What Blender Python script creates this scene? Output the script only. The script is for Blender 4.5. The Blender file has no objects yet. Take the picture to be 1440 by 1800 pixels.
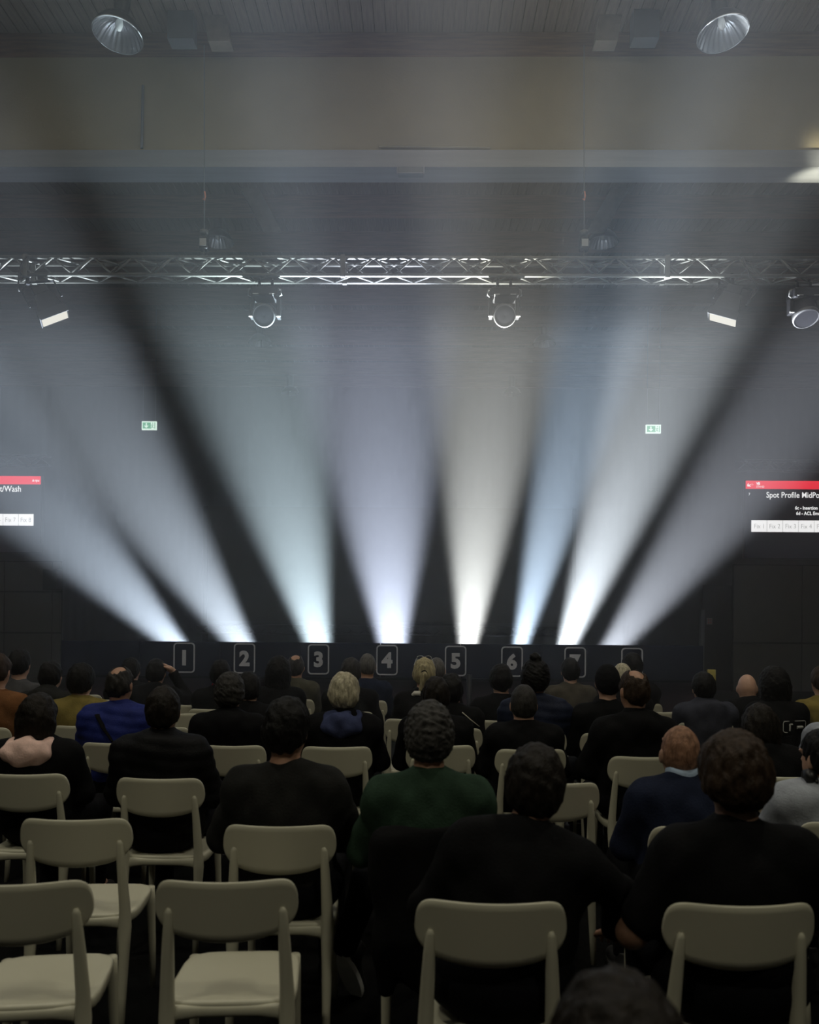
import bpy, bmesh, math, random
import numpy as np
from mathutils import Vector, Matrix

# ------------------------------------------------------------------ scene, camera, light, exposure
SC = bpy.context.scene
COL = SC.collection
SC.view_settings.view_transform = 'Standard'
SC.view_settings.look = 'None'
SC.view_settings.gamma = 1.0
SC.view_settings.use_curve_mapping = False
SC.view_settings.exposure = 0.0
SC.cycles.use_denoising = True
SC.cycles.max_bounces = 4
SC.cycles.diffuse_bounces = 2
SC.cycles.volume_bounces = 1

FPX, CX, CY, EYE = 1440.0, 720.0, 1080.0, 1.63
YAW, ROLL = math.radians(-0.8), math.radians(0.45)
_f = Vector((math.sin(YAW), math.cos(YAW), 0.0))
_r0 = Vector((math.cos(YAW), -math.sin(YAW), 0.0))
_z = Vector((0, 0, 1))
_r = _r0 * math.cos(ROLL) + _z * math.sin(ROLL)
_u = -_r0 * math.sin(ROLL) + _z * math.cos(ROLL)
cd = bpy.data.cameras.new('camera')
cam = bpy.data.objects.new('camera', cd)
COL.objects.link(cam)
cd.sensor_fit = 'HORIZONTAL'
cd.sensor_width = 36.0
cd.lens = 36.0 * FPX / 1440.0
cd.shift_y = (CY - 900.0) / 1440.0
cd.clip_end = 200
cd.dof.use_dof = True
cd.dof.focus_distance = 8.0
cd.dof.aperture_fstop = 4.2
m = Matrix((( _r.x, _u.x, -_f.x, 0), (_r.y, _u.y, -_f.y, 0), (_r.z, _u.z, -_f.z, EYE), (0, 0, 0, 1)))
cam.matrix_world = m
SC.camera = cam

def P(px, py, Y):
    """the point of the hall at depth Y that stands at this place in the photograph"""
    d = _f + _r * ((px - CX) / FPX) - _u * ((py - CY) / FPX)
    t = Y / d.y
    return Vector((0, 0, EYE)) + d * t

w = bpy.data.worlds.new('world'); SC.world = w
w.use_nodes = True
w.node_tree.nodes['Background'].inputs[0].default_value = (0.0, 0.0, 0.0, 1)
w.node_tree.nodes['Background'].inputs[1].default_value = 0.0

# the eight moving lights standing on the deck behind the stage front
BEAM_Y = 11.7
# (x of the beam at the stage edge, degrees from the vertical (+ = right), half angle, apex below the edge in px, colour, strength)
BEAMS = [
    (306, -43.5, 12.0, 62, (0.74, 0.86, 1.00), 1.1),
    (423, -33.0, 11.0, 90, (0.77, 0.88, 1.00), 1.15),
    (560, -13.0, 12.0, 92, (0.76, 0.93, 1.00), 1.0),
    (691,  -3.5, 13.0, 95, (0.75, 0.82, 1.00), 1.0),
    (823,   5.0, 10.8, 72, (0.97, 0.98, 0.93), 1.15),
    (915,  14.0,  7.6, 80, (0.66, 0.82, 1.00), 1.8),
    (996,  19.8,  9.8, 72, (0.88, 0.95, 1.00), 1.8),
    (1079, 37.0, 10.0, 92, (0.85, 0.90, 1.00), 0.9),
]
BEAM_W = 45000.0
BEAM_TILT = 27.0     # degrees towards the audience
for bx, deg, half, below, colr, k in BEAMS:
    ey = 1128.5 + (bx - 306) * 7.0 / 790.0
    a = math.radians(deg)
    ap = P(bx - math.tan(a) * below, ey + below, BEAM_Y)
    y2 = BEAM_Y
    for _ in range(8):            # the point the beam passes 350 px above the stage edge
        b = P(bx + math.tan(a) * 350, ey - 350, y2)
        y2 = BEAM_Y - math.tan(math.radians(BEAM_TILT)) * (b.z - ap.z)
    L = bpy.data.lights.new('stage_beam_light', 'SPOT')
    L.energy = BEAM_W * k
    L.color = colr
    L.spot_size = math.radians(half * 2 * 1.12)
    L.spot_blend = 0.75
    L.shadow_soft_size = 0.06
    o = bpy.data.objects.new('stage_beam_light', L)
    COL.objects.link(o)
    o.location = ap
    o.rotation_euler = (b - ap).to_track_quat('-Z', 'Y').to_euler()

# unseen area lights added over the seats as warm ambient fill, on the lamp grid
def fill_light(x, y, z, watt, col=(1.0, 0.95, 0.76)):
    L = bpy.data.lights.new('seat_fill_light', 'AREA')
    L.shape = 'DISK'; L.size = 0.5; L.energy = watt; L.color = col
    o = bpy.data.objects.new('seat_fill_light', L); COL.objects.link(o)
    o.location = (x, y, z)
FILL_W = 68.0
for x in (-3.5, 3.5):
    fill_light(x, 3.8, 8.3, FILL_W)
    fill_light(x, -1.8, 8.3, FILL_W * 1.3)

# unseen warm spot added beyond the truss end to brighten the steel strip
L = bpy.data.lights.new('truss_end_light', 'SPOT'); L.energy = 3500.0; L.color = (1.0, 0.92, 0.72); L.spot_size = math.radians(13); L.spot_blend = 0.6; L.shadow_soft_size = 0.1
o = bpy.data.objects.new('truss_end_light', L); COL.objects.link(o); o.location = (6.7, 9.3, 5.0)
o.rotation_euler = Vector((-1.28, 1.3, 2.10)).to_track_quat('-Z', 'Y').to_euler()

# ------------------------------------------------------------------ materials
MATS = {}
def mat(name, col, rough=0.6, metal=0.0, var=0.12, scale=8.0, bump=0.0, bscale=60.0, spec=0.5, coat=0.0, sheen=0.0, stretch=None):
    if name in MATS: return MATS[name]
    M = bpy.data.materials.new(name); M.use_nodes = True
    nt = M.node_tree; b = nt.nodes['Principled BSDF']
    b.inputs['Roughness'].default_value = rough
    b.inputs['Metallic'].default_value = metal
    b.inputs['Specular IOR Level'].default_value = spec
    if sheen: b.inputs['Sheen Weight'].default_value = sheen
    tc = nt.nodes.new('ShaderNodeTexCoord')
    mp = nt.nodes.new('ShaderNodeMapping')
    nt.links.new(tc.outputs['Object'], mp.inputs['Vector'])
    if stretch: mp.inputs['Scale'].default_value = stretch
    n = nt.nodes.new('ShaderNodeTexNoise'); n.inputs['Scale'].default_value = scale; n.inputs['Detail'].default_value = 4
    nt.links.new(mp.outputs[0], n.inputs['Vector'])
    r = nt.nodes.new('ShaderNodeValToRGB')
    r.color_ramp.elements[0].position = 0.3; r.color_ramp.elements[1].position = 0.7
    r.color_ramp.elements[0].color = (*[max(0, c * (1 - var)) for c in col], 1)
    r.color_ramp.elements[1].color = (*[min(1, c * (1 + var)) for c in col], 1)
    nt.links.new(n.outputs['Fac'], r.inputs['Fac'])
    nt.links.new(r.outputs['Color'], b.inputs['Base Color'])
    if bump:
        n2 = nt.nodes.new('ShaderNodeTexNoise'); n2.inputs['Scale'].default_value = bscale; n2.inputs['Detail'].default_value = 3
        nt.links.new(mp.outputs[0], n2.inputs['Vector'])
        bp = nt.nodes.new('ShaderNodeBump'); bp.inputs['Strength'].default_value = bump; bp.inputs['Distance'].default_value = 0.01
        nt.links.new(n2.outputs['Fac'], bp.inputs['Height'])
        nt.links.new(bp.outputs['Normal'], b.inputs['Normal'])
    MATS[name] = M
    return M

def emit(name, col, s):
    if name in MATS: return MATS[name]
    M = bpy.data.materials.new(name); M.use_nodes = True
    nt = M.node_tree; nt.nodes.remove(nt.nodes['Principled BSDF'])
    e = nt.nodes.new('ShaderNodeEmission'); e.inputs[0].default_value = (*col, 1); e.inputs[1].default_value = s
    nt.links.new(e.outputs[0], nt.nodes['Material Output'].inputs[0])
    MATS[name] = M
    return M

M_CARPET = mat('carpet', (0.004, 0.004, 0.004), 0.95, spec=0.1, var=0.4, scale=60, bump=0.4, bscale=300)
M_BLACK = mat('black_fabric', (0.004, 0.005, 0.008), 0.9, spec=0.1, var=0.25, scale=6)
M_STAGE = mat('stage_cloth', (0.007, 0.009, 0.022), 0.85, spec=0.15, var=0.25, scale=3)
M_SKIRT_GLOW = mat('stage_skirt_glow', (0.030, 0.014, 0.026), 0.9, var=0.35, scale=2)  # purple in the base colour stands in for LED glow on the skirt
M_DARKW = mat('dark_wall', (0.03, 0.03, 0.03), 0.8, var=0.2, scale=2)
M_DARKP = mat('dark_panel', (0.06, 0.06, 0.052), 0.75, var=0.15, scale=3, bump=0.1)
M_WALL = mat('hall_wall', (0.08, 0.08, 0.08), 0.85, var=0.15, scale=1.5, bump=0.1)
M_TAN = mat('tan_render', (0.23, 0.20, 0.12), 0.9, var=0.10, scale=1.2, bump=0.15, bscale=40)
M_STRIP = mat('steel_strip', (0.17, 0.185, 0.195), 0.45, metal=0.3, var=0.08, scale=3, stretch=(0.3, 4, 4))
M_WOOD = mat('ceiling_wood', (0.065, 0.050, 0.036), 0.8, var=0.35, scale=5, stretch=(8, 0.5, 8), bump=0.15)
M_WOODX = mat('purlin_wood', (0.13, 0.075, 0.048), 0.75, var=0.3, scale=5, stretch=(0.5, 8, 8), bump=0.15)
M_BRACE = mat('brace_wood', (0.15, 0.125, 0.09), 0.75, var=0.2, scale=6, bump=0.1)
M_STEEL = mat('painted_steel', (0.10, 0.115, 0.125), 0.5, metal=0.2, var=0.1, scale=4)
M_ALU = mat('aluminium', (0.085, 0.085, 0.075), 0.55, metal=0.35, var=0.12, scale=20)
M_DKALU = mat('dark_truss', (0.10, 0.10, 0.11), 0.5, metal=0.6, var=0.15, scale=20)
M_REFL = mat('ribbed_reflector', (0.42, 0.43, 0.44), 0.22, metal=0.7, var=0.08, scale=10)
M_HOUS = mat('black_housing', (0.010, 0.010, 0.011), 0.5, spec=0.2, var=0.2, scale=30, bump=0.1)
M_TRIMW = mat('pale_handle', (0.20, 0.20, 0.19), 0.35, var=0.05)
M_CABLE = mat('black_cable', (0.015, 0.015, 0.015), 0.6)
M_CHAIR = mat('cream_plastic', (0.53, 0.51, 0.395), 0.42, var=0.03, scale=3, bump=0.03, bscale=200)
M_SIGNFR = mat('sign_grey', (0.42, 0.42, 0.44), 0.6, var=0.1)
M_NUM = mat('number_grey', (0.46, 0.46, 0.48), 0.6, var=0.12)
M_GREEN = emit('exit_green', (0.18, 0.55, 0.32), 0.75)
M_EWHITE = emit('exit_white', (0.80, 1.0, 0.86), 0.95)
M_LED = emit('soft_panel_led', (1.0, 0.97, 0.86), 0.8)
M_SRED = emit('screen_red', (1.0, 0.03, 0.06), 0.95)
M_SWHITE = emit('screen_white', (1.0, 1.0, 1.0), 1.1)
M_SGREY = emit('screen_grey', (0.45, 0.45, 0.45), 1.0)
M_SBLACK = emit('screen_black', (0.3, 0.32, 0.5), 0.012)

# ------------------------------------------------------------------ helpers
def link(name, me, material=None, parent=None, smooth=False):
    o = bpy.data.objects.new(name, me)
    COL.objects.link(o)
    if material is not None and len(me.materials) == 0: me.materials.append(material)
    if smooth:
        me.polygons.foreach_set('use_smooth', [True] * len(me.polygons))
    if parent is not None: o.parent = parent
    return o

def tag(o, label=None, cat=None, group=None, kind=None):
    if label: o['label'] = label
    if cat: o['category'] = cat
    if group: o['group'] = group
    if kind: o['kind'] = kind
    return o

def empty(name, loc, rz=0.0):
    o = bpy.data.objects.new(name, None); COL.objects.link(o)
    o.location = loc; o.rotation_euler = (0, 0, rz); o.empty_display_size = 0.1
    return o

class MB:
    def __init__(s): s.v = []; s.f = []
    def add(s, vs, fs):
        n = len(s.v); s.v += [tuple(v) for v in vs]; s.f += [tuple(i + n for i in f) for f in fs]; return s
    def box(s, x0, x1, y0, y1, z0, z1, bev=0.0):
        if bev <= 0:
            return s.add([(x0,y0,z0),(x1,y0,z0),(x1,y1,z0),(x0,y1,z0),(x0,y0,z1),(x1,y0,z1),(x1,y1,z1),(x0,y1,z1)],
                         [(0,3,2,1),(4,5,6,7),(0,1,5,4),(1,2,6,5),(2,3,7,6),(3,0,4,7)])
        bm = bmesh.new(); bmesh.ops.create_cube(bm, size=1.0)
        for v in bm.verts:
            v.co = ((x0+x1)/2 + v.co.x*(x1-x0), (y0+y1)/2 + v.co.y*(y1-y0), (z0+z1)/2 + v.co.z*(z1-z0))
        bmesh.ops.bevel(bm, geom=bm.edges[:], offset=bev, segments=2, profile=0.5, affect='EDGES')
        bm.verts.index_update()
        s.add([v.co for v in bm.verts], [[v.index for v in f.verts] for f in bm.faces]); bm.free(); return s
    def tube(s, pts, rad, n=8, caps=True, flat=None):
        """swept tube; rad a number or one per point (a pair = two half axes)"""
        pts = [Vector(p) for p in pts]; k = len(pts)
        rr = rad if isinstance(rad, (list, tuple)) else [rad] * k
        base = len(s.v); up = Vector((0, 0, 1))
        for i, p in enumerate(pts):
            t = (pts[min(i+1, k-1)] - pts[max(i-1, 0)]).normalized()
            ref = up if abs(t.z) < 0.9 else Vector((0, 1, 0))
            a = t.cross(ref).normalized(); b = a.cross(t).normalized()
            ra, rb = rr[i] if isinstance(rr[i], (list, tuple)) else (rr[i], rr[i])
            for j in range(n):
                th = 2 * math.pi * j / n
                s.v.append(tuple(p + a * (ra * math.cos(th)) + b * (rb * math.sin(th))))
        for i in range(k - 1):
            for j in range(n):
                j2 = (j + 1) % n
                s.f.append((base+i*n+j, base+(i+1)*n+j, base+(i+1)*n+j2, base+i*n+j2))
        if caps:
            s.f.append(tuple(base + j for j in range(n)))
            s.f.append(tuple(base + (k-1)*n + j for j in reversed(range(n))))
        return s
    def lathe(s, prof, n=24, flute=0.0, nf=0, c=(0,0,0)):
        base = len(s.v); k = len(prof)
        for (r, z) in prof:
            for j in range(n):
                th = 2*math.pi*j/n
                q = r * (1 + flute * math.cos(nf * th)) if nf else r
                s.v.append((c[0]+q*math.cos(th), c[1]+q*math.sin(th), c[2]+z))
        for i in range(k-1):
            for j in range(n):
                j2 = (j+1) % n
                s.f.append((base+i*n+j, base+i*n+j2, base+(i+1)*n+j2, base+(i+1)*n+j))
        return s
    def mesh(s, name):
        me = bpy.data.meshes.new(name); me.from_pydata(s.v, [], s.f); me.update(); return me
    def build(s, name, material, parent=None, smooth=False):
        return link(name, s.mesh(name), material, parent, smooth)

def struct(name, mb, material, parent=None, smooth=False):
    o = mb.build(name, material, parent, smooth)
    if parent is None: o['kind'] = 'structure'
    return o

def text_mesh(body, size, bold=0.0, depth=0.0):
    c = bpy.data.curves.new('t', 'FONT'); c.body = body; c.size = size; c.align_x = 'LEFT'; c.offset = bold; c.extrude = depth
    c.resolution_u = 3
    o = bpy.data.objects.new('t', c)
    me = bpy.data.meshes.new_from_object(o)
    bpy.data.objects.remove(o); bpy.data.curves.remove(c)
    # stand it upright, facing the audience (-Y)
    for v in me.vertices:
        x, y, z = v.co; v.co = (x, -z, y)
    return me

def copy_tree(o, parent=None):
    c = o.copy(); COL.objects.link(c); c.parent = parent
    for ch in list(o.children): copy_tree(ch, c)
    return c
# ------------------------------------------------------------------ the hall
CEIL = 9.2
struct('floor', MB().box(-15.2, 15.2, -4.2, 28.3, -0.2, 0.0), M_CARPET)
struct('wall_left', MB().box(-15.2, -15.0, -4.2, 28.3, 0.0, CEIL + 0.3), M_WALL)
struct('wall_right', MB().box(15.0, 15.2, -4.2, 28.3, 0.0, CEIL + 0.3), M_WALL)
struct('wall_back', MB().box(-15.0, 15.0, 28.0, 28.3, 0.0, CEIL + 0.3), M_DARKW)
struct('wall_front', MB().box(-15.0, 15.0, -4.2, -4.0, 0.0, CEIL + 0.3), M_WALL)
ceil = struct('ceiling', MB().box(-15.0, 15.0, -4.0, 28.0, CEIL + 0.03, CEIL + 0.3), M_WOOD)
# boards of the ceiling deck, running away from the camera
pm = MB().box(-0.066, 0.066, 8.6, 28.0, -0.025, 0.03).mesh('plank')
pm.materials.append(M_WOOD)
rnd = random.Random(3)
for i in range(-48, 49):
    o = link('plank', pm, None, ceil); o.location = (i * 0.145, 0, CEIL + rnd.uniform(-0.008, 0.004))
# purlins across the hall
pu = MB().box(-15.0, 15.0, -0.09, 0.09, -0.34, 0.0).mesh('purlin'); pu.materials.append(M_WOODX)
for y in (10.70, 13.4, 14.8, 16.2, 17.6, 19.0, 20.4, 21.8, 23.2, 24.6, 26.0, 27.4):
    o = link('purlin', pu, None, ceil); o.location = (0, y, CEIL - 0.03)

# deep tan beam with a steel strip along its lower edge
FY = 10.6
zt = P(720, 100, FY).z; zs = P(720, 265, FY).z; zb = P(720, 295, FY).z
beam = struct('trim_1', MB().box(-15.0, 15.0, FY, FY + 0.35, zs, zt), M_TAN)
struct('trim_2', MB().box(-15.0, 15.0, FY - 0.02, FY + 0.36, zb, zs), M_STRIP)
q = P(252, 205, FY)
tag(MB().tube([(q.x, FY - 0.02, P(252, 152, FY).z), (q.x - 0.01, FY - 0.02, P(252, 262, FY).z)], 0.018, 8).build('cable_conduit', M_STEEL),
    'thin grey conduit running down the tan beam on the left', 'conduit')
a = P(666, 259, FY); b_ = P(862, 261, FY)
tag(MB().tube([(a.x, FY - 0.03, a.z), (b_.x, FY - 0.03, b_.z)], 0.012, 8).build('cable_conduit', M_TAN),
    'thin horizontal conduit along the lower edge of the tan beam', 'conduit')
# posts and braces that stand on the beam
for sx, xp, b0, b1 in ((-1, 322, (362, 0), (388, 98)), (1, 1132, (1086, 0), (1064, 98))):
    c = P(xp, 50, 10.35)
    ps = tag(MB().box(c.x - 0.16, c.x + 0.16, 10.22, 10.42, zt - 0.02, CEIL - 0.02).build('roof_post', M_STEEL),
        'grey steel roof post on the tan beam, %s of the two' % ('left' if sx < 0 else 'right'), 'post')
    t0 = P(b0[0], b0[1] - 60, 10.38); t1 = P(b1[0], b1[1], 10.38)
    mb = MB(); dx = 0.14
    mb.add([(t1.x-dx,10.3,zt),(t1.x+dx,10.3,zt),(t1.x+dx,10.5,zt),(t1.x-dx,10.5,zt),(t0.x-dx,10.3,t0.z),(t0.x+dx,10.3,t0.z),(t0.x+dx,10.5,t0.z),(t0.x-dx,10.5,t0.z)],
           [(0,3,2,1),(4,5,6,7),(0,1,5,4),(1,2,6,5),(2,3,7,6),(3,0,4,7)])
    tag(mb.build('roof_brace', M_BRACE), 'slanted wooden brace beside the %s roof post' % ('left' if sx < 0 else 'right'), 'brace')
# slanted brace under the roof further back
t0 = P(440, 290, 14.6); t1 = P(478, 405, 14.6)
for sgn, lab in ((1, 'left'), (-1, 'right')):
    mb = MB(); dx = 0.16
    x0, x1 = (t0.x, t1.x) if sgn > 0 else (-t0.x + 0.35, -t1.x + 0.35)
    mb.add([(x1-dx,14.5,t1.z),(x1+dx,14.5,t1.z),(x1+dx,14.7,t1.z),(x1-dx,14.7,t1.z),(x0-dx,14.5,CEIL),(x0+dx,14.5,CEIL),(x0+dx,14.7,CEIL),(x0-dx,14.7,CEIL)],
           [(0,3,2,1),(4,5,6,7),(0,1,5,4),(1,2,6,5),(2,3,7,6),(3,0,4,7)])
    tag(mb.build('roof_brace', M_BRACE), 'slanted wooden brace under the far roof behind the tan beam, %s one' % lab, 'brace')

# black drape hung in front of the end wall
def drape(name, x0, x1, y, z0, z1, material, amp=0.06, pitch=0.32):
    n = int((x1 - x0) / pitch * 6); mb = MB()
    for i in range(n + 1):
        x = x0 + (x1 - x0) * i / n
        yy = y + amp * math.sin(2 * math.pi * x / pitch + 1.3 * math.sin(x * 1.7))
        mb.v += [(x, yy, z0), (x, yy * 0.35 + y * 0.65, z1), (x, yy + 0.02, z0), (x, yy * 0.35 + y * 0.65 + 0.02, z1)]
    for i in range(n):
        a = 4 * i; mb.f += [(a, a+4, a+5, a+1), (a+2, a+3, a+7, a+6)]
    return mb.build(name, material, smooth=True)
tag(drape('backdrop_drape', -13.5, 13.5, 26.0, 0.0, P(600, 668, 26).z, M_BLACK, 0.012), 'black drape hung across the end of the hall behind the stage', 'drape')

# ------------------------------------------------------------------ stage
SY = 11.0
xl = P(108, 1130, SY).x; xr = P(1236, 1135, SY).x
ztop = P(700, 1131, SY).z; zled = P(700, 1191, SY).z
stage = empty('stage', ((xl + xr) / 2, SY, 0))
tag(stage, 'black stage front with numbered panels behind the seated audience', 'stage')
hw = (xr - xl) / 2
nseg = 8
for i in range(nseg):
    a = -hw + 2 * hw * i / nseg; b2 = -hw + 2 * hw * (i + 1) / nseg
    MB().box(a + 0.003, b2 - 0.003, -0.02, 0.04, zled, ztop, 0.004).build('front_panel', M_STAGE, stage)
MB().box(-hw, hw, 0.12, 0.18, 0.0, zled).build('skirt', M_SKIRT_GLOW, stage)
MB().box(-hw, hw, -0.05, 0.14, zled - 0.03, zled).build('ledge', M_BLACK, stage)
MB().box(-hw, hw, 0.18, 6.5, 0.10, 0.16).build('deck', M_BLACK, stage)

def rrect(w, h, r, n=6):
    pts = []
    for cx, cy, a0 in ((w/2-r, h/2-r, 0), (-w/2+r, h/2-r, 90), (-w/2+r, -h/2+r, 180), (w/2-r, -h/2+r, 270)):
        for k in range(n + 1):
            t = math.radians(a0 + 90 * k / n); pts.append((cx + r*math.cos(t), cy + r*math.sin(t)))
    return pts
words = ['one', 'two', 'three', 'four', 'five', 'six', 'seven', 'eight']
for i, px in enumerate((324, 430, 560, 680.5, 801, 900, 1011, 1111)):
    ey = 1156 + (px - 324) * 9.5 / 787.0
    c = P(px, ey, SY - 0.03)
    s = empty('number_sign', c)
    tag(s, 'grey outlined sign on the stage front with the number %s' % words[i] if i < 7 else 'grey outlined sign at the right end of the stage front, mostly hidden by heads', 'sign', 'numbered signs on the stage front')
    W, H = 0.288, 0.405
    mb = MB(); o1 = rrect(W, H, 0.05); o2 = rrect(W - 0.034, H - 0.034, 0.036); n = len(o1)
    mb.add([(x, -0.012, z) for x, z in o1] + [(x, -0.012, z) for x, z in o2] + [(x, 0.0, z) for x, z in o1] + [(x, 0.0, z) for x, z in o2],
           [(k, (k+1) % n, n+(k+1) % n, n+k) for k in range(n)] + [(2*n+k, 2*n+(k+1) % n, (k+1) % n, k) for k in range(n)] + [(n+k, n+(k+1) % n, 3*n+(k+1) % n, 3*n+k) for k in range(n)])
    mb.build('frame', M_SIGNFR, s)
    pb = MB(); pb.add([(x, -0.004, z) for x, z in o2] + [(x, 0.006, z) for x, z in o2], [tuple(range(n)), tuple(range(2*n-1, n-1, -1))] + [(k, n+k, n+(k+1) % n, (k+1) % n) for k in range(n)])
    pb.build('plate', M_STAGE, s)
    t = text_mesh(str(i + 1), 0.27, 0.012, 0.003)
    xs = [v.co.x for v in t.vertices]; zs_ = [v.co.z for v in t.vertices]
    for v in t.vertices: v.co.x -= (min(xs)+max(xs))/2; v.co.z -= (min(zs_)+max(zs_))/2; v.co.y -= 0.008
    link('numeral', t, M_NUM, s)

c = P(825, 1186, 10.6)
pp = empty('barrier_post', (c.x, 10.6, 0)); tag(pp, 'slim black post standing in front of the stage near number five', 'post')
MB().tube([(0,0,0.02),(0,0,c.z)], 0.035, 12).build('pole', M_HOUS, pp, True)
MB().lathe([(0.0,0.0),(0.16,0.0),(0.16,0.02),(0.04,0.05),(0.0,0.05)], 20).build('base', M_HOUS, pp, True)

# ------------------------------------------------------------------ trusses
def truss(name, x0, x1, y, z, s, r, material, pitch, label, couplers=(), parts=True):
    """square truss along X; y,z = front lower chord"""
    root = empty(name, ((x0+x1)/2, y, z)); tag(root, label, 'truss')
    cx = (x0 + x1) / 2; L = (x1 - x0) / 2
    me = MB().tube([(-L,0,0),(L,0,0)], r, 10).mesh('chord'); me.materials.append(material)
    for dy, dz in ((0,0),(s,0),(0,s),(s,s)):
        o = link('chord', me, None, root, True); o.location = (0, dy, dz)
    n = int(round((x1 - x0) / pitch)); p = (x1 - x0) / n
    br = r * 0.55
    mv = {}
    for d in (1, -1):
        a = MB().tube([(-p/2, 0, 0 if d > 0 else s), (p/2, 0, s if d > 0 else 0)], br, 6).mesh('brace'); a.materials.append(material)
        h = MB().tube([(-p/2, 0 if d > 0 else s, 0), (p/2, s if d > 0 else 0, 0)], br, 6).mesh('brace'); h.materials.append(material)
        mv[d] = (a, h)
    for i in range(n):
        x = x0 - cx + (i + 0.5) * p; d = 1 if i % 2 else -1
        for k, (me2, loc) in enumerate(((mv[d][0], (x,0,0)), (mv[-d][0], (x,s,0)), (mv[d][1], (x,0,0)), (mv[-d][1], (x,0,s)))):
            o = link('brace', me2, None, root, True); o.location = loc
    cm = MB().box(-0.03, 0.03, -r*1.25, r*1.25, -r*1.25, s + r*1.25, 0.006)
    cm = cm.mesh('coupler'); cm.materials.append(material)
    for xc in couplers:
        o = link('coupler', cm, None, root); o.location = (xc - cx, 0, 0); o = link('coupler', cm, None, root); o.location = (xc - cx, s, 0)
    return root
TY = 10.0
tz = P(720, 484, TY).z; ts = P(720, 453, TY).z - tz
truss('lighting_truss', -8.0, 8.0, TY, tz, ts, 0.023, M_ALU, 0.245, 'long silver box truss hung across the hall above the stage front', [P(x, 470, TY).x for x in (45, 603, 1173)])
for lab, x0, x1, yy in (('left', -180, 82, 812), ('right', 1300, 1560, 822)):
    a = P(x0, yy, 20.2); b2 = P(x1, yy, 20.2)
    truss('screen_truss', a.x, b2.x, 20.2, a.z - 0.05, 0.24, 0.022, M_DKALU, 0.3, 'slim dark truss above the %s screen' % lab)
a = P(470, 1114, 19.4); b2 = P(1005, 1114, 19.4)
truss('floor_truss', P(345, 1114, 19.4).x, b2.x, 19.4, a.z, 0.2, 0.02, M_DKALU, 0.3, 'low dark truss across the back of the stage')
a0, a1 = P(362, 890, 19.9), P(1008, 1096, 19.9)
pj = empty('backdrop_panel', ((a0.x + a1.x) / 2, 19.9, 0)); tag(pj, 'dark grey projection panel standing behind the stage', 'panel')
w2 = (a1.x - a0.x) / 2
MB().box(-w2, w2, 0, 0.05, a1.z, a0.z).build('surface', M_DARKP, pj)
for s_ in (-1, 1): MB().box(s_*w2-0.05, s_*w2+0.05, -0.03, 0.08, 0, a0.z).build('leg', M_HOUS, pj)

# hoists that carry the truss
for lab, px in (('left', 359), ('right', 1027)):
    c = P(px, 420, TY + 0.12)
    h = empty('chain_hoist', (c.x, TY + 0.12, tz + ts)); tag(h, 'chain hoist with hook carrying the truss, %s one' % lab, 'hoist')
    topz = P(px, 97, 10.3).z - tz - ts
    MB().tube([(0,0,0.40),(-0.02,0,topz)], 0.006, 6).build('chain', M_STEEL, h)
    MB().box(-0.055, 0.055, -0.06, 0.06, 0.14, 0.30, 0.015).build('motor', M_HOUS, h)
    MB().box(-0.04, 0.04, -0.066, -0.06, 0.17, 0.26).build('motor_label', M_TRIMW, h)
    MB().lathe([(0.0,0.33),(0.05,0.335),(0.055,0.36),(0.05,0.385),(0.0,0.39)], 14).build('chain_wheel', M_ALU, h, True)
    MB().tube([(0,0,0.14),(0,0,0.06),(0.02,0,0.03),(0.03,0,0.05)], 0.008, 6).build('lower_hook', M_ALU, h, True)
    MB().tube([(-0.12,-0.12,0.0),(0,0,0.05),(0.12,0.12,0.0)], 0.008, 6).build('sling', M_ALU, h)
    zz = P(px, 345, TY + 0.12).z - tz - ts
    MB().tube([(0,0,zz+0.06),(0.012,0,zz),(0.0,0,zz-0.05),(-0.018,0,zz-0.03)], 0.01, 6).build('upper_hook', mat('hook_red', (0.5,0.16,0.08), 0.5), h, True)

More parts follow.
